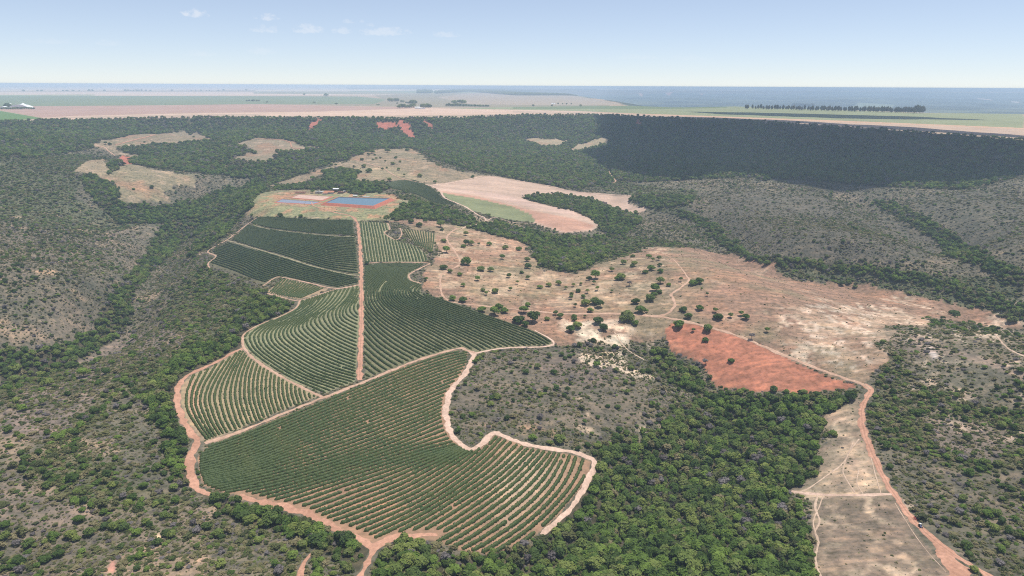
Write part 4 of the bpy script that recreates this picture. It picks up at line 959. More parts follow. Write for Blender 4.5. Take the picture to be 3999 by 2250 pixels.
g = ground([(11, 273)])[0]; r = empty("barn", g); MB().prism([(-14, 0), (14, 0), (14, 4), (0, 9), (-14, 4)], -10, 10).build("roof", M_white, r); MB().box(0, -10.4, 2, 6, .6, 4).build("door", M_grey, r); tag(r, "white gabled barn at the far left end of the tree row", "barn")
g = ground([(28, 270.5)])[0]; r = empty("grain_bin", g); MB().tube([(0, 0, 0), (0, 0, 15), (0, 0, 18)], [5, 5, .6], 14).build("tank", M_white, r); tag(r, "short white grain bin beside the round dark tree", "silo")
for x_, lab in ((41, "tallest white mast with guy wires over the grain store"), (55, "short lattice mast between the grain store and the pointed silo")):
    g = ground([(x_, 270)])[0]; r = empty("mast", g); H_ = 27 if x_ == 41 else 17
    MB().tube([(0, 0, 0), (0, 0, H_)], [.6, .35], 5).build("pole", M_white, r); 
    for s_ in (-1, 1): MB().tube([(0, 0, H_ * .95), (s_ * H_ * .8, 0, 6)], [.22, .22], 4).build("guy_wire", M_white, r)
    tag(r, lab, "mast")
for px_, py_, w_, d_, h_, lab in ((1972 - 0, 229.6, 60, 220, 8, "long white greenhouse roof on the tableland right of the red scars"), (2520, 234.2, 60, 420, 8, "very long white strip of roofs on the tableland at far right"), (1630, 229, 50, 260, 8, "long white roof on the far tableland above the valley"), (1391, 262.3, 14, 22, 5, "pale homestead roof on the tableland tongue by the valley")):
    W_ = onplane([(px_, py_)], HP)[0]; r = empty("greenhouse", (W_[0], W_[1], HP - .2), PI2)
    MB().prism([(-w_ / 2, 0), (w_ / 2, 0), (w_ / 2, h_ * .6), (0, h_), (-w_ / 2, h_ * .6)], -d_ / 2, d_ / 2).build("roof", M_white, r); MB().box(-w_ / 2 - .3, 0, 2, .6, 5, 4).build("door", M_grey, r); tag(r, lab, "greenhouse")
# utility poles by the reservoir track
for i, (x_, y_) in enumerate(((1023, 505), (948, 488.5), (1234, 548))):
    g = ground([(x_, y_)])[0]; r = empty("utility_pole", g); MB().tube([(0, 0, -.3), (0, 0, 7)], [.14, .1], 6).build("pole", M_wood, r); MB().box(0, 0, 6.6, 1.6, .12, .12).build("crossarm", M_wood, r)
    tag(r, ["thin pole on the grass right of the blue reservoir", "thin pole behind the reservoir near the farm road", "thin pole by the sandy bend below the pale field"][i], "pole")

# ------------------------------------------------------------------ tractor pulling an implement on the lower right track
M_trb = simple("tractor_paint", (.12, .16, .30), .45, .1, 2, .5); M_tyre = simple("tyre_rubber", (.03, .03, .03), .9, .1); M_impl = simple("red_implement_paint", (.42, .10, .08), .6, .15, 2); M_rim = simple("yellow_rim", (.62, .50, .22), .5, .1)
M_glass = simple("cab_glass", (.04, .05, .06), .15, .1, 1, .6)
ga, gb = ground([(2301, 1306), (2314, 1326)])
head = math.atan2(gb[1] - ga[1], gb[0] - ga[0])
r = empty("tractor", (gb[0], gb[1], float(hgt(gb[0], gb[1])) + .12), head); KEEP.append((gb[0], gb[1], 6))
k_ = .62
MB().box(.95 * k_, 0, 1.25 * k_, 2.0 * k_, .95 * k_, .8 * k_, taper=.92).box(-.2 * k_, 0, .85 * k_, 4.0 * k_, .55 * k_, .4 * k_).build("hood", M_trb, r)
cb = MB().box(-.85 * k_, 0, 1.95 * k_, 1.5 * k_, 1.35 * k_, 1.3 * k_, taper=.9).build("cab", M_glass, r)
MB().box(-.85 * k_, 0, 2.68 * k_, 1.6 * k_, 1.5 * k_, .16 * k_).build("roof", M_white, cb)
MB().tube([(1.2 * k_, .3 * k_, 1.6 * k_), (1.2 * k_, .3 * k_, 2.5 * k_)], [.07 * k_, .07 * k_], 6).build("exhaust", M_tyre, r)
for sx, rr_, ww_ in ((-1.1, .92, .5), (1.6, .62, .36)):
    for sy in (-1, 1):
        y_ = sy * .95 * k_
        wh = MB().tube([(sx * k_, y_ - ww_ * k_ / 2, rr_ * k_), (sx * k_, y_ + ww_ * k_ / 2, rr_ * k_)], [rr_ * k_] * 2, 18).build("wheel", M_tyre, r)
        MB().tube([(sx * k_, y_ + sy * ww_ * k_ * .5, rr_ * k_), (sx * k_, y_ + sy * (ww_ * .5 + .03) * k_, rr_ * k_)], [rr_ * k_ * .5] * 2, 12).build("rim", M_rim, wh)
tag(r, "small dark blue tractor driving down the lower right dirt track", "tractor")
r = empty("plough", (ga[0], ga[1], float(hgt(ga[0], ga[1])) + .12), head)
MB().box(0, 0, .55, 3.2, .14, .14).box(-.6, 0, .55, .14, 1.9, .14).box(.7, 0, .55, .14, 1.9, .14).build("frame", M_impl, r)
for q in (-.6, .7):
    for y_ in np.linspace(-.85, .85, 5): MB().tube([(q, y_ - .02, .28), (q, y_ + .02, .28)], [.28, .28], 12).build("disc", M_impl, r)
MB().tube([(1.6, 0, .55), (2.2, 0, .5)], [.06, .05], 6).build("drawbar", M_impl, r)
tag(r, "red disc harrow towed behind the tractor on the dirt track", "plough")

# ------------------------------------------------------------------ clouds
mc, t, b = newmat("cloud_vapour", 1.0, 0)
b.inputs["Base Color"].default_value = (.95, .95, .96, 1)
ZC = 1450.0
def shade_cloud(px, zlift, name, label, th=55, grow_=0):
    G3 = ground(np.array([p for i in range(len(px)) for p in [np.array(px[i]) * (1 - s_) + np.array(px[(i + 1) % len(px)]) * s_ for s_ in np.linspace(0, 1, 10, endpoint=False)]]))
    k = (ZC - G3[:, 2]) / SUNV[2]; C3 = G3 + SUNV[None] * k[:, None]; P = C3[:, :2]
    d_ = np.roll(P, -1, 0) - P; nn = np.stack([d_[:, 1], -d_[:, 0]], 1); nn /= np.linalg.norm(nn, axis=1)[:, None] + 1e-9
    P = P + nn * (fbm(P[:, 0], P[:, 1], 110, 900, 5) * 48)[:, None]
    lo, hi = P.min(0), P.max(0); st_ = 32.0
    ix, iy = np.meshgrid(np.arange(lo[0], hi[0], st_), np.arange(lo[1], hi[1], st_)); q = np.stack([ix.ravel(), iy.ravel()], 1) + rng.uniform(-8, 8, (ix.size, 2))
    k = pip(q[:, 0], q[:, 1], P); q = q[k]; q = q[segdist(q[:, 0], q[:, 1], np.vstack([P, P[:1]])) > 12]
    allp = np.vstack([P, q]); n = len(P)
    vs2, _, fs, *_ = delaunay_2d_cdt([Vector(a) for a in allp], [(i, (i + 1) % n) for i in range(n)], [list(range(n))], 1, .01)
    A_ = np.array([tuple(a) for a in vs2]); ed = segdist(A_[:, 0], A_[:, 1], np.vstack([P, P[:1]]))
    top = np.minimum(ed * .35, th) * (1 + .5 * fbm(A_[:, 0], A_[:, 1], 90, 910, 3)) ; bot = -np.minimum(ed * .1, 12)
    V = np.vstack([np.column_stack([A_, ZC + top]), np.column_stack([A_, ZC + bot - .1])]); m_ = len(A_)
    F = np.array([list(f_) for f_ in fs]); F2 = F[:, ::-1] + m_
    o = nobj(name, npmesh(name, V, np.concatenate([F, F2]), mc, True)); tag(o, label, "cloud", "clouds overhead"); return o
shade_cloud([(1500, 291), (1640, 293), (1760, 297), (1900, 304), (2100, 316), (2300, 331), (2575, 351), (2800, 362), (2800, 430), (2575, 430), (2520, 445), (2470, 462), (2400, 474), (2330, 468), (2220, 476), (2150, 474), (2090, 470), (2040, 463), (1960, 456), (1880, 446), (1800, 438), (1760, 452), (1690, 456), (1610, 452), (1560, 440), (1530, 425), (1500, 405), (1462, 388), (1468, 378), (1520, 366), (1535, 352), (1500, 340), (1515, 320), (1500, 305)], 0, "cloud", "broad flat based white cloud shading the right scarp")
shade_cloud([(1730, 281.5), (1900, 283), (2100, 288), (2300, 294), (2480, 302), (2300, 300.5), (2100, 298), (1950, 292), (1800, 287)], 0, "cloud", "thin drawn out cloud shading the green tableland field", th=20)
shade_cloud([(1600, 290.5), (1800, 296), (2000, 305), (2300, 320), (2575, 340), (2700, 346), (2700, 352), (2575, 348), (2300, 330), (2000, 309), (1750, 297)], 0, "cloud", "ragged cloud edge shading the pale strip along the right scarp", th=20)

# small fair weather clouds low in the sky: part of the sky itself
def mth(op, a, b=None, cl=False):
    n = nt.nodes.new("ShaderNodeMath"); n.operation = op; n.use_clamp = cl
    for i, v in enumerate((a, b)):
        if v is None: continue
        if hasattr(v, "links"): nt.links.new(v, n.inputs[i])
        else: n.inputs[i].default_value = v
    return n.outputs[0]
tcw = nt.nodes.new("ShaderNodeTexCoord").outputs["Generated"]
nz = nt.nodes.new("ShaderNodeTexNoise"); nz.inputs["Scale"].default_value = 130; nz.inputs["Detail"].default_value = 5; nz.inputs["Roughness"].default_value = .6
mpw = nt.nodes.new("ShaderNodeMapping"); mpw.inputs["Scale"].default_value = (1, 1, 1.6); nt.links.new(tcw, mpw.inputs[0]); nt.links.new(mpw.outputs[0], nz.inputs["Vector"])
def dotn(v):
    n = nt.nodes.new("ShaderNodeVectorMath"); n.operation = 'DOT_PRODUCT'; nt.links.new(tcw, n.inputs[0]); n.inputs[1].default_value = tuple(v); return n.outputs["Value"]
CLOUD = [None]
def puff(px, py, wpx, hpx, alpha, label):
    d = rays([(px, py + hpx * .25)])[0]; rt = np.cross(d, [0, 0, 1]); rt /= np.linalg.norm(rt); up = np.cross(rt, d)
    a = mth('MULTIPLY', dotn(rt), 2 * FPX / wpx * .92); b_ = mth('MULTIPLY', dotn(up), 1.25 * FPX / hpx)
    b_ = mth('MAXIMUM', b_, mth('MULTIPLY', b_, -2.6))
    r2 = mth('ADD', mth('MULTIPLY', a, a), mth('MULTIPLY', b_, b_))
    v = mth('ADD', mth('SUBTRACT', 1.0, r2), mth('MULTIPLY', mth('SUBTRACT', nz.outputs[0], .50), 4.2))
    v = mth('MULTIPLY', mth('MULTIPLY', v, .9, True), min(alpha * .22, .45))
    v = mth('MULTIPLY', v, mth('GREATER_THAN', dotn(d), .5))
    CLOUD[0] = v if CLOUD[0] is None else mth('MAXIMUM', CLOUD[0], v)
for a in ((489, 33, 52, 18, 1.9, "brightest small cloud, alone at upper left of the sky"), (673, 44, 44, 15, 1.5, "small puffy cloud above a flat one at upper middle left"), (700, 46, 12, 5, .9, "tiny wisp touching the upper middle left cloud"), (667, 75, 66, 15, 1.2, "flat faint cloud directly under the small puffy one"), (778, 73, 66, 19, 1.4, "low cloud with a bright bump, third from the left"),
          (860, 77, 46, 14, 1.1, "faint slanting cloud left of the longest cloud"), (874, 54, 30, 9, .8, "thin wisp above the faint slanting cloud"), (910, 53, 14, 7, .7, "tiny puff right of the thin upper wisp"), (932, 62, 20, 7, .7, "small faint wisp just above the longest cloud"), (968, 79, 104, 20, 1.3, "longest cloud with bright crest in mid sky"),
          (1116, 87, 60, 14, 1.0, "rightmost small cloud, pale and flat"), (500, 135, 60, 12, .5, "very faint low cloud near the horizon haze at left"), (660, 128, 60, 18, .55, "faint rounded low cloud beneath the flat cloud"), (275, 108, 50, 12, .45, "faint cloud low over the left horizon"), (120, 104, 80, 10, .4, "long faint streak of cloud at far left"), (1600, 143, 110, 12, .35, "barely visible long cloud low over the right horizon"), (1740, 145, 80, 14, .35, "barely visible cloud beside the long one at right")):
    puff(*a)

cm = nt.nodes.new("ShaderNodeMix"); cm.data_type = 'RGBA'; nt.links.new(CLOUD[0], cm.inputs[0]); nt.links.new(tint.outputs[2], cm.inputs[6]); cm.inputs[7].default_value = (7.6, 7.6, 7.8, 1)
nt.links.new(cm.outputs[2], bg.inputs[0])
# ------------------------------------------------------------------ single trees, read from the photograph: x, y of the foot, crown width (in photo points /4)
def Z(ox, oy, L): return [(ox + a[0] / 4, oy + a[1] / 4, a[2] / 4) + tuple(a[3:]) for a in L]
past = Z(1288, 515, [(70, 462, 65), (150, 570, 65), (158, 640, 75), (95, 692, 45), (157, 752, 50), (50, 800, 35), (275, 843, 60), (367, 824, 55), (465, 808, 65), (617, 825, 40), (692, 812, 32), (540, 850, 35), (823, 800, 38), (840, 745, 105), (775, 758, 55), (857, 865, 40), (1000, 882, 32),
    (660, 880, 50), (712, 938, 50), (757, 892, 40), (595, 930, 45), (592, 955, 40), (733, 1012, 90), (835, 1000, 95), (885, 1035, 90), (785, 1082, 60), (635, 1030, 35), (117, 1092, 90), (155, 1022, 65), (437, 1110, 50), (485, 1143, 65), (355, 1163, 55), (60, 1190, 130), (130, 1225, 80), (205, 1182, 120), (625, 1140, 60), (630, 1170, 55),
    (660, 1245, 95), (590, 1280, 90), (732, 1138, 32), (867, 1200, 100), (915, 1262, 95), (1150, 1163, 140), (1245, 995, 80), (1285, 1088, 105), (1355, 1085, 35), (1240, 1210, 70), (1435, 868, 90), (1475, 895, 60), (1420, 930, 70), (1395, 970, 90), (1490, 795, 80), (1115, 598, 60), (1215, 530, 50), (1370, 536, 60),
    (1475, 562, 55), (1415, 572, 40), (1395, 660, 80), (1490, 685, 60), (1485, 622, 50), (1340, 690, 60), (1000, 672, 50), (1230, 620, 60), (1205, 628, 45), (1180, 820, 55), (1100, 755, 90), (1060, 760, 70), (1575, 820, 55), (1695, 775, 40), (1815, 808, 90), (1885, 795, 90), (1905, 857, 28), (1962, 920, 32), (1720, 1072, 75),
    (1885, 1062, 75), (2040, 1085, 50), (1775, 1145, 72), (2075, 1155, 90), (2195, 1138, 50), (2300, 1120, 50), (2350, 1155, 75), (1675, 1240, 105), (1965, 1280, 95), (1820, 1282, 40), (1940, 1375, 60), (2405, 1358, 60), (2560, 1285, 50)])
mid_ = Z(644, 451, [(240, 378, 50), (450, 384, 50), (1315, 425, 70), (1560, 442, 60), (1645, 480, 65), (1703, 432, 45), (1855, 482, 70), (1870, 518, 40), (1885, 632, 65), (2110, 565, 50), (2345, 668, 60), (2090, 690, 55), (2110, 662, 60), (2165, 664, 65), (2237, 670, 30), (1915, 740, 80), (2510, 705, 65),
    (2115, 862, 120), (2265, 922, 80), (2362, 928, 65), (1890, 905, 75), (2048, 972, 55), (1955, 942, 50), (2230, 1020, 60), (2475, 805, 60), (2545, 990, 50), (2085, 1080, 50), (2278, 1125, 50), (2315, 1168, 40), (2403, 1147, 80), (2555, 1122, 40), (1980, 1220, 75), (2080, 1235, 85), (2260, 1318, 60), (2275, 1335, 85),
    (2400, 1370, 100), (2440, 1320, 90), (2500, 1345, 80), (1250, 400, 20)])
upp = Z(644, 193, [(1068, 845, 38), (1175, 848, 30), (1210, 830, 30), (1250, 825, 25), (1130, 792, 32), (1165, 775, 60), (1195, 798, 30), (1300, 856, 25), (1375, 886, 45), (1405, 826, 35), (1448, 864, 28), (1520, 748, 45), (1320, 765, 60), (983, 916, 25), (800, 900, 28), (758, 890, 30), (570, 1036, 48), (708, 950, 22), (1140, 962, 65),
    (1085, 915, 50), (1270, 940, 35), (1317, 924, 25), (1433, 945, 35), (1492, 1005, 22), (1645, 1010, 50), (1800, 1072, 40), (2178, 1020, 38), (1060, 1205, 40), (570, 1172, 40), (1085, 1050, 40), (1340, 1050, 45)])
lef = Z(0, 193, [(1062, 684, 30), (1103, 688, 32), (1530, 1122, 35), (1345, 1138, 28), (1455, 664, 20), (1950, 614, 25)])
rig = Z(1932, 515, [(743, 815, 48), (800, 800, 42), (870, 838, 45), (1865, 1122, 85), (2450, 1182, 80)])
redf = Z(1288, 837, [(2205, 298, 65), (1940, 322, 60)])
scr = Z(1288, 837, [(135, 412, 65), (255, 358, 70), (845, 340, 75), (725, 918, 50), (470, 1100, 110), (200, 1075, 90), (560, 610, 60)])
lft = Z(0, 837, [(437, 725, 60), (232, 782, 75), (720, 370, 110), (1350, 62, 65), (925, 325, 55), (845, 445, 100), (1070, 415, 75), (540, 410, 60), (480, 530, 90), (160, 500, 100)])
REG = [(past, "on the dry pasture beyond the front coffee rows"), (mid_, "near the winding sandy track"), (upp, "on the upper pasture below the scarp"), (lef, "in the clearing at the foot of the left scarp"),
       (rig, "on the slope by the right ravine"), (redf, "alone on the bare red field"), (scr, "in the brown scrub below the pasture"), (lft, "on the grey slopes at left")]
def ordinal(n): return "%d%s" % (n, "th" if 10 <= n % 100 <= 20 else {1: "st", 2: "nd", 3: "rd"}.get(n % 10, "th"))
trunk_me = MB().tube([(0, 0, -.4), (0, 0, .3), (.06, .04, 1.0)], [.10, .08, .055], 6).tube([(.03, .02, .45), (.28, .1, 1.05)], [.05, .03], 5).tube([(.03, .02, .5), (-.22, .18, 1.05)], [.05, .03], 5).tube([(.03, .02, .4), (-.05, -.26, 1.0)], [.045, .028], 5).mesh("trunk", M_bark)
def plant_tree(x, y, z, wdt, me, h=None, lift=.35, rz=None, parts=True, name="tree"):
    """wdt: crown width in m; a short forked trunk under the crown"""
    r = wdt / 2
    lt = lift * r
    t = empty(name, (x, y, z), rnd.uniform(0, 6.28) if rz is None else rz)
    c = nobj("crown", me, t); c.location = (0, 0, lt); c.scale = (r, r, (h - lt) / 1.25 if h else r * rnd.uniform(.8, 1.0))
    k = nobj("trunk", trunk_me, t); k.scale = (r * .8, r * .8, max(lt * 1.8, .8)); return t
n_tree = 0
for L, where in REG:
    L = sorted(L, key=lambda q: q[0])
    G3 = ground([(q[0], q[1]) for q in L])
    for i, (q, g) in enumerate(zip(L, G3)):
        Rg = math.dist((g[0], g[1], g[2]), (0, 0, CAMZ)); wdt = q[2] / FPX * Rg * 1.0
        bare = (where.startswith("alone") and i == 0) or (L[i][0:2] in [(1288 + 1180 / 4, 515 + 820 / 4), (1288 + 2405 / 4, 515 + 1358 / 4)])
        me = gcrown[0] if bare else rnd.choice(crowns + crowns_d)
        fl = .85 if rnd.random() < .75 else .55
        t = plant_tree(g[0], g[1], g[2], wdt * 1.08, me, lift=rnd.choice([.1, .2, .3, .55]) + (.6 if (wdt < 5 or bare) else 0))
        KEEP.append((g[0], g[1], wdt * .6))
        size = "large" if wdt > 15 else "broad" if wdt > 10 else "medium" if wdt > 6.5 else "small"
        tag(t, "%s %s tree, %s from left %s" % (size, "leafless" if bare else "green", ordinal(i + 1), where), "tree", "single trees " + where); n_tree += 1
print("single trees", n_tree)

# trees and shelter belts on the tableland
def top_tree(px, py, hpx, me, asp, where, name="tree", grp=None, label=None):
    g = ground([(px, py)])[0]; Rg = math.hypot(g[0], g[1]); h = hpx / FPX * Rg; wd_ = h * asp
    t = plant_tree(g[0], g[1], g[2], wd_, me, h=h, lift=.25, name=name); tag(t, label, "gum tree" if name == "gum_tree" else "tree", grp); return t
T1 = [(820, 243.5, 8, 1.5, "round dark tree standing highest on the flat green tableland field"), (790, 260, 4, 2, "small round tree left of the others in the green tableland field"), (846, 263, 4, 2, "low round tree near the edge of the green tableland field"), (951, 266, 4, 2.2, "low round tree left of the white farm on the tableland"), (672, 259, 4, 1.2, "thin small tree beside the dark hedge in the tableland field"),
      (999, 262, 4, 1.5, "small round tree just behind the white tableland farm"), (1112, 239, 2, 1.5, "tiny tree at the edge of the dark tableland wood"), (765, 240, 5, 1.2, "small tree among the pale tableland strips"), (1341, 268, 5, 1.4, "dark round tree on the grassy rim left of the hedge"), (1388, 268, 4.5, 1.3, "small round tree by the grassy rim of the tableland"), (1460, 268, 5, 1.5, "round tree by the rim where the far valley opens")]
for a in T1: top_tree(a[0], a[1], a[2], crowns_d[0], a[3], None, label=a[4])
for i, x in enumerate([238, 380, 422, 560, 635, 676, 737, 800, 898, 932, 1053, 1260, 1290, 1315, 1340, 1372, 1395, 1425, 1470, 1512, 1730, 1925, 1970, 2022, 2078, 2105, 2195, 2250, 2395, 2480]):
    top_tree(x / 4, 193 + 151 / 4 - x * .0008, rnd.uniform(2.4, 4.2), crowns_d[i % 3], rnd.uniform(1.2, 1.9), None, grp="far trees in a line", label="tiny dark tree, %s from the left in the broken far line" % ordinal(i + 1))
# gum trees in the shelter belt on the right tableland
gi_ = 0
for k in range(66):
    f_ = k / 65; x = 1873 + f_ * 446 + rnd.uniform(-2, 2)
    if .955 < f_ < .965 or 0.02 < f_ < .04: continue
    yb = 274 + (x - 1871) * .0262 + rnd.uniform(-.8, .6)
    h_ = 8.5 + 3.5 * f_ + rnd.uniform(-1.5, 2.2) + (3 if f_ > .96 else 0)
    top_tree(x, yb, h_, euc, rnd.uniform(.5, .8), None, "gum_tree", "gum trees of the shelter belt", "tall slender gum tree, %s from the left in the long shelter belt" % ordinal(gi_ + 1)); gi_ += 1
for k in range(12):
    top_tree(1993 + k * 4.6, 269.5 + k * .1 + rnd.uniform(-.3, .3), rnd.uniform(7, 9.5), euc, .75, None, "gum_tree", "gum trees of the clump behind the belt", "gum tree, %s from the left in the clump behind the belt" % ordinal(k + 1))
# woods round the tableland farm
for (x0, x1, y0, y1, n, hh, lab) in ((1002, 1041, 270.5, 273, 9, 9, "dense tree left of the white tableland farm"), (1060, 1083, 271, 272, 6, 10, "dense tree right of the white tableland farm"), (1033, 1046, 262, 264, 3, 11, "tall ragged tree rising behind the white tableland farm"),
        (977, 1002, 255.5, 256.5, 6, 8, "tree in the avenue to the tableland farm"), (1007, 1016, 257.5, 258.5, 2, 6, "tree in the outer pair beside the farm avenue"), (1018, 1044, 260, 262, 5, 4, "low tree between the avenue and the white farm"),
        (1, 88, 274.5, 276, 15, 4.5, "low dark tree before the white grain store"), (18, 28, 270.5, 271.5, 3, 8, "dark tree beside the grain store roof"), (618, 655, 255, 255.8, 6, 4, "low tree of the hedge on green tableland"),
        (1120, 1160, 267, 267.6, 7, 7, "tree in the long wood right of the white tableland farm"), (1162, 1232, 267.4, 268.8, 10, 5, "low tree in the tail of the tableland wood"), (1398, 1442, 262.5, 263, 4, 3.5, "small tree around the far homestead by the valley rim")):
    for k in range(n):
        top_tree(x0 + (x1 - x0) * (k + .5) / n + rnd.uniform(-.8, .8), rnd.uniform(y0, y1), hh * rnd.uniform(.8, 1.15), rnd.choice(crowns_d), rnd.uniform(1.1, 1.5), None, grp=lab.replace("dense tree", "trees").replace("low tree", "low trees"), label=lab + (", %s from the left" % ordinal(k + 1)))

# ------------------------------------------------------------------ woods and scrub
# near woods: the largest crowns are trees of their own
def pick_forest(x, y, rg): return None
rg = np.random.default_rng(5)
acc = dict(x=[], y=[], i=[], s=[], h=[])
def add(x, y, i, s, h): acc['x'].append(x); acc['y'].append(y); acc['i'].append(i); acc['s'].append(s); acc['h'].append(h)
def choose(n, rg, kinds, pr): return rg.choice(kinds, n, p=np.array(pr) / sum(pr))
# forest
x, y = candidates(3.1, 215, 1500, 1); c = cls_at(x, y)
dn = fbm(x, y, 40, 401, 3)
k = (c == FOREST) & (rg.uniform(0, 1, len(x)) < .93); x, y = x[k], y[k]
s = 1.15 + 3.0 * rg.uniform(0, 1, len(x)) ** 1.8 * (1 + .25 * fbm(x, y, 50, 405, 2)); k = clear_of(x, y, s + .5); x, y, s = x[k], y[k], s[k]
near = np.argsort(np.hypot(x, y) - s * 30)
own = near[:90]; rest = near[90:]
own_trees = (x[own], y[own], s[own])
x, y, s = x[rest], y[rest], s[rest]
tone = fbm(x, y, 28, 441, 3) + rg.normal(0, .16, len(x))
ii = np.where(tone > 0, choose(len(x), rg, [0, 1, 2, 3, 4, 11, 14], [9, 9, 9, 9, 9, 5, 2]), choose(len(x), rg, [5, 6, 7, 8, 9, 0, 12, 13], [9, 9, 9, 5, 5, 6, 3, 3]))
add(x, y, ii, s, rg.uniform(.9, 1.5, len(x)))
# slope woods and the dense woods farther off
x, y = candidates(5.4, 900, 2750, 2); c = cls_at(x, y)
k = ((c == SLOPE) | ((c == FOREST) & (np.hypot(x, y) > 1500))); x, y = x[k], y[k]
k = (rg.uniform(0, 1, len(x)) < .88 + .3 * fbm(x, y, 60, 411, 3)) & ~((y > np.interp(x, EDGE[:, 0], EDGE[:, 1]) + 14)); x, y = x[k], y[k]
s = 2.0 + 3.3 * rg.uniform(0, 1, len(x)) ** 1.6 * (1 + .2 * fbm(x, y, 90, 415, 2)); k = clear_of(x, y, s); x, y, s = x[k], y[k], s[k]
add(x, y, choose(len(x), rg, [0, 1, 2, 3, 4, 5, 6, 7, 12, 8, 9], [10, 10, 10, 10, 10, 4, 4, 4, 6, 10, 10]), s, rg.uniform(.9, 1.5, len(x)))
nf = sum(len(a) for a in acc['x'])
def flush(name, label=None):
    X = np.concatenate(acc['x']); Y = np.concatenate(acc['y']); I = np.concatenate(acc['i']); Sx = np.concatenate(acc['s']); Hx = np.concatenate(acc['h'])
    rot = np.column_stack([rg.uniform(-.12, .12, len(X)), rg.uniform(-.12, .12, len(X)), rg.uniform(0, 6.28, len(X))])
    scl = np.column_stack([Sx, Sx * rg.uniform(.72, 1.2, len(X)), Sx * Hx * .85])
    zz = hgt(X, Y) + np.where(Hx > .85, Sx * .25, -.1)
    print(name, len(X))
    for q in acc.values(): q.clear()
    return scatter(name, np.column_stack([X, Y]), zz, I, rot, scl, label)
flush("forest", "dense green woodland filling the ravines and the scarp")
# scrub: thorny bushes and small trees; density follows the patchiness of the land
for (sp, r0, r1, sd1, k1) in ((1.5, 215, 620, 3, .98), (2.2, 620, 1150, 4, 1.1), (3.4, 1150, 2000, 6, 1.4)):
    x, y = candidates(sp, r0, r1, sd1); c = cls_at(x, y)
    pn = fbm(x, y, 38, 421, 4); pn2 = fbm(x, y, 120, 427, 2)
    lowm = pip(x, y, low_strip)
    pr = np.select([c == SCRUB, c == MIXED, c == THIN, c == PASTURE, c == FOREST], [.74 + .6 * pn + .25 * pn2, .85 + .5 * pn, .55 + .7 * pn, .13, .25], 0)
    pr = np.where(lowm, .10 + .5 * np.clip(pn, 0, 1), pr); k = rg.uniform(0, 1, len(x)) < pr; x, y, c = x[k], y[k], c[k]
    s = rg.gamma(3.2, .27, len(x)) * k1 * np.select([c == MIXED, c == PASTURE], [1.2, .42], 1.0)
    s = np.clip(s, .3, 3.4)
    k = clear_of(x, y, s); x, y, s, c = x[k], y[k], s[k], c[k]
    ii = np.where(c == MIXED, choose(len(x), rg, [8, 9, 10, 11, 0, 1, 12, 5], [12, 12, 12, 10, 2, 2, 1, 1]), choose(len(x), rg, [8, 9, 10, 11, 12, 13, 5], [10, 10, 10, 3, 3, 4, 1]))
    add(x, y, ii, s, rg.uniform(.5, .85, len(x)))
    # taller scattered trees in the scrub
    x, y = candidates(sp * 3.2, r0, r1, sd1 + 40); c = cls_at(x, y)
    k = rg.uniform(0, 1, len(x)) < np.select([c == SCRUB, c == MIXED, c == THIN], [.22 + .7 * fbm(x, y, 60, 431, 3), .5, .08], 0); x, y = x[k], y[k]
    s = rg.uniform(1.1, 2.7, len(x)) * (1 + .1 * k1); k = clear_of(x, y, s); x, y, s = x[k], y[k], s[k]
    add(x, y, choose(len(x), rg, [0, 1, 3, 5, 6, 8, 12], [3, 3, 3, 4, 4, 4, 2]), s, rg.uniform(.9, 1.3, len(x)))
flush("scrub", "low grey green savanna bushes over the brown slopes")
# woods on the tableland and the tree line along the horizon
x, y = candidates(34, 4000, 16000, 9); c = cls_at(x, y); k = (c == WOODS) & (rg.uniform(0, 1, len(x)) < .9); x, y = x[k], y[k]
add(x, y, np.full(len(x), 5), rg.uniform(12, 20, len(x)), np.full(len(x), .9))
hl = []
for (xa, xb, y_, dn_) in ((0, 700, 216, .8), (430, 465, 215, 3), (660, 700, 216, 3), (940, 1060, 216, 2.2), (1100, 1290, 219, 1.2), (1290, 1420, 220, 1.0), (1420, 1800, 222, .8), (1670, 1770, 222, 3), (1800, 2575, 227, .35), (1404, 1510, 227, 1.5), (1650, 1715, 226.5, 1.5), (2090, 2160, 227, .6)):
    for k_ in range(int((xb - xa) * dn_ * .5)):
        hl.append((rnd.uniform(xa, xb), y_ + rnd.uniform(-1.2, .5)))
W = onplane(hl, HP); rr = np.hypot(W[:, 0], W[:, 1]); k = rr < 26000; W = W[k]; rr = rr[k]
add(W[:, 0], W[:, 1], np.full(len(W), 6), rng.uniform(6, 14, len(W)) * np.clip(rr / 12000, .6, 1.6), np.full(len(W), .95))
flush("far_woods", "dark lines of woods on the far tableland")
for i, (x, y, s) in enumerate(sorted(zip(*own_trees))):
    z = float(hgt(x, y)); me = rnd.choice(crowns + crowns_d + gcrown * (1 if i % 9 == 0 else 0))
    side = "left of the sandy path below the coffee rows" if x < -55 else "below the lowest coffee rows, facing the camera" 
    t = plant_tree(x, y, z, 2 * s, me, lift=rnd.uniform(.4, .8))
    if x < -60: tag(t, "rounded leafy tree in the front woods, %s from the left" % ordinal(i + 1), "tree", "trees of the thicket under the field corner")
    elif x < 40: tag(t, "tall leafy tree of the front woods, %s from the left" % ordinal(i + 1), "tree", "trees of the front woodland")
    else: tag(t, "leafy tree right of the lowest coffee rows, %s front tree from the left" % ordinal(i + 1), "tree", "trees of the front right woodland")

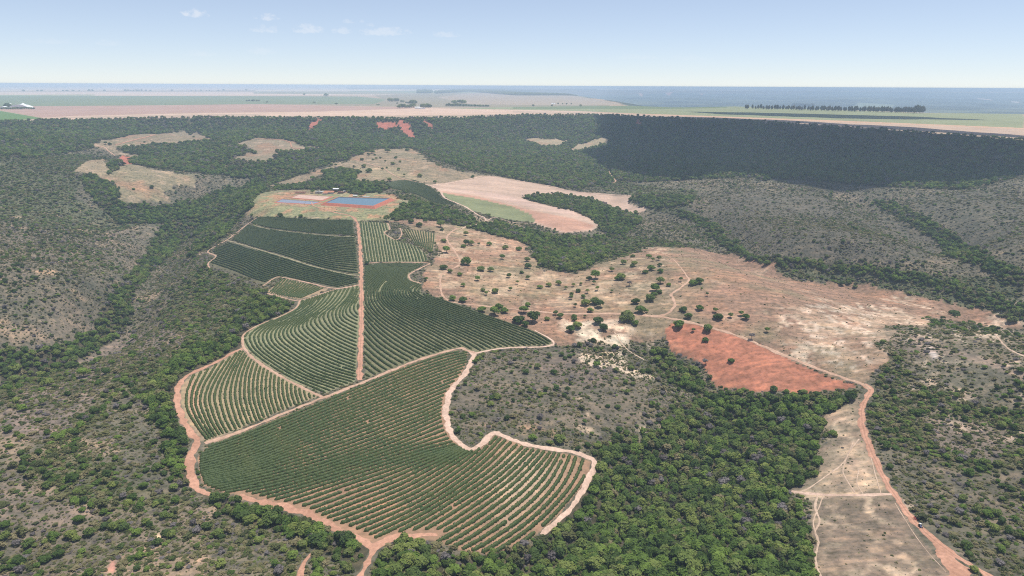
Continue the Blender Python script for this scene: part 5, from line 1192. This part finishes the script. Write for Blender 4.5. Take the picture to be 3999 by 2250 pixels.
# ------------------------------------------------------------------ coffee rows
def coffee_mat(q=1.0):
    m, t, b = newmat("coffee_leaves", .6, .25)
    n1 = noise(t, 1.6, 3, .7); n2 = noise(t, .05, 2)
    a = ramp(t, n1.outputs[0], [(.28, (.034 * q, .056 * q, .016 * q)), (.5, (.075 * q, .108 * q, .028 * q)), (.74, (.135 * q, .170 * q, .048 * q))])
    d = ramp(t, n2.outputs[0], [(.3, (.85, .95, .9)), (.7, (1.2, 1.08, 1.0))])
    t.links.new(mixc(t, 1.0, a.outputs[0], d.outputs[0], 'MULTIPLY'), b.inputs["Base Color"]); return m
M_cof = coffee_mat(.72); M_cof2 = coffee_mat(.56)
def row_mesh_parts(P, hw, ht, rg):
    T = np.gradient(P, axis=0); T /= np.linalg.norm(T, axis=1)[:, None] + 1e-9; N = np.stack([-T[:, 1], T[:, 0]], 1)
    n = len(P); th = np.linspace(-.15, math.pi + .15, 7)
    br = np.ones(n); br[0] = br[-1] = .25
    if n > 3: br[1] = br[-2] = .85
    br = br * (1 + .14 * rg.normal(0, 1, n)); V = []
    hz_ = hgt(P[:, 0], P[:, 1])
    for q in th:
        e = math.cos(q) * hw * br * (1 + rg.normal(0, .17, n)); zz = np.maximum(math.sin(q), -.12) ** 1.0 * ht * br * (1 + rg.normal(0, .13, n))
        V.append(np.column_stack([P + N * e[:, None], hz_ + zz]))
    V = np.stack(V, 1).reshape(-1, 3); k = 7
    i = np.arange(n - 1)[:, None] * k + np.arange(k - 1)[None]
    F = np.stack([i, i + 1, i + k + 1, i + k], -1).reshape(-1, 4)
    return V, F
ROWS = []
SPC = dict(A=3.4, B=3.6, C=3.5, D=3.5, E=3.0, F=3.6, G=2.7, H=3.3, I=2.9, J=3.45, K=3.6)
SIDE = dict(A='top', B='top', C='top', D='left', E='left', F='left', G='left', H='left', I='left', J='top', K='top')
for key, b in BLK.items():
    spacing = SPC[key]; rn_ = 0
    G_ = [resample(ground(catmull(g, 7))[:, :2], n=90) for g in b['g']]
    G_ = np.array(G_)
    ts = np.linspace(0, len(G_) - 1, (len(G_) - 1) * 40 + 1)
    Q = np.stack([2 * G_[0] - G_[1]] + list(G_) + [2 * G_[-1] - G_[-2]])
    D = []
    for t_ in ts:
        i = min(int(t_), len(G_) - 2); u = t_ - i; p0, p1, p2, p3 = Q[i:i + 4]
        D.append(.5 * ((2 * p1) + (p2 - p0) * u + (2 * p0 - 5 * p1 + 4 * p2 - p3) * u * u + (3 * p1 - p0 - 3 * p2 + p3) * u ** 3))
    D = np.array(D)
    inside = pip(D[..., 0], D[..., 1], b['w'])
    cxm = D.mean(1)
    T = np.gradient(D, axis=1); T /= np.linalg.norm(T, axis=2)[..., None] + 1e-9; N = np.stack([-T[..., 1], T[..., 0]], -1)
    stp = D[1:] - D[:-1]; per = np.abs((stp * N[:-1]).sum(-1)); wgt = (inside[:-1] + .02)
    adv = (per * wgt).sum(1) / wgt.sum(1); cum = np.concatenate([[0], np.cumsum(adv)])
    nr = int(cum[-1] / spacing)
    for r_ in range(nr):
        s_ = (r_ + .5) * spacing; ti = np.interp(s_, cum, np.arange(len(cum))); i = int(ti); u = ti - i; i2 = min(i + 1, len(D) - 1)
        L = resample(D[i] * (1 - u) + D[i2] * u, n=400)
        Rm = np.hypot(*L.mean(0)); st = .6 if Rm < 650 else 1.0
        L = resample(L, st); L = L + fbm(L[:, 0], L[:, 1], 14, 500 + r_ % 3, 2)[:, None] * .18
        ok = pip(L[:, 0], L[:, 1], b['w'])
        for P_, wd_ in TRACKS:
            if ok.any():
                x0, y0 = P_.min(0) - 8; x1, y1 = P_.max(0) + 8; m_ = ok & (L[:, 0] > x0) & (L[:, 0] < x1) & (L[:, 1] > y0) & (L[:, 1] < y1)
                if m_.any(): ok[m_] &= segdist(L[m_, 0], L[m_, 1], P_) > wd_ * .5 + .9
        loc = np.abs(((D[i2] - D[i]) * N[i]).sum(-1)) / max(cum[i2] - cum[i], 1e-6) if i2 > i else np.ones(90)
        loc = np.interp(np.linspace(0, 1, len(L)), np.linspace(0, 1, 90), loc)
        if r_ % 2 and key in 'EHD': ok &= loc > .66
        if r_ % 4 == 2 and key in 'EHD': ok &= loc > .36
        gap = vnoise(np.arange(len(L)) / 2.2, np.full(len(L), r_ * 7.3), 77) > .985
        ok &= ~gap
        idx_ = np.flatnonzero(np.diff(np.concatenate([[0], ok.astype(int), [0]])))
        runs = [L[a:c_] for a, c_ in idx_.reshape(-1, 2) if c_ - a >= 5]
        if not runs: continue
        hw, ht = (.98, 1.35) if key in 'J' else (.80, 1.2) if key in 'IEG' else (1.0, 1.3) if key in 'FD' else (.98, 1.35) if key == 'H' else (1.12, 1.5)
        grp_ = [[runs[0]]]
        for q in runs[1:]:
            if np.hypot(*(q[0] - grp_[-1][-1][-1])) > 6: grp_.append([q])
            else: grp_[-1].append(q)
        for runs in grp_:
          Vs, Fs, o = [], [], 0
          for P_ in runs:
            V, F = row_mesh_parts(P_, hw, ht, rng); Vs.append(V); Fs.append(F + o); o += len(V)
          rn_ += 1
          ROWS.append((key, Rm, np.concatenate(Vs), np.concatenate(Fs), sum(len(q) for q in runs) * st, rn_))
    print(key, nr, round(cum[-1]))
print("rows", len(ROWS), "verts", sum(len(r[2]) for r in ROWS))
ROWS.sort(key=lambda r: r[1] / max(r[4], 20) ** .5)
own_rows = ROWS[:290]; rest_rows = ROWS[290:]
for key, Rm, V, F, L_, rn_ in own_rows:
    o = nobj("coffee_row", npmesh("coffee_row", V - V[0], F, M_cof2 if key in "ABCHK" else M_cof, True)); o.location = V[0]
    tag(o, "coffee row, %s from the %s, %s" % (ordinal(rn_), SIDE[key], BLK[key]['name']), "crop row", "coffee rows of the " + BLK[key]['name'])
if rest_rows:
    o = 0; Vs, Fs = [], []
    for r_ in rest_rows: Vs.append(r_[2]); Fs.append(r_[3] + o); o += len(r_[2])
    tag(nobj("coffee_plantation", npmesh("coffee_plantation", np.concatenate(Vs), np.concatenate(Fs), M_cof2, True)), "far coffee rows too fine to tell apart", None, None, "stuff")
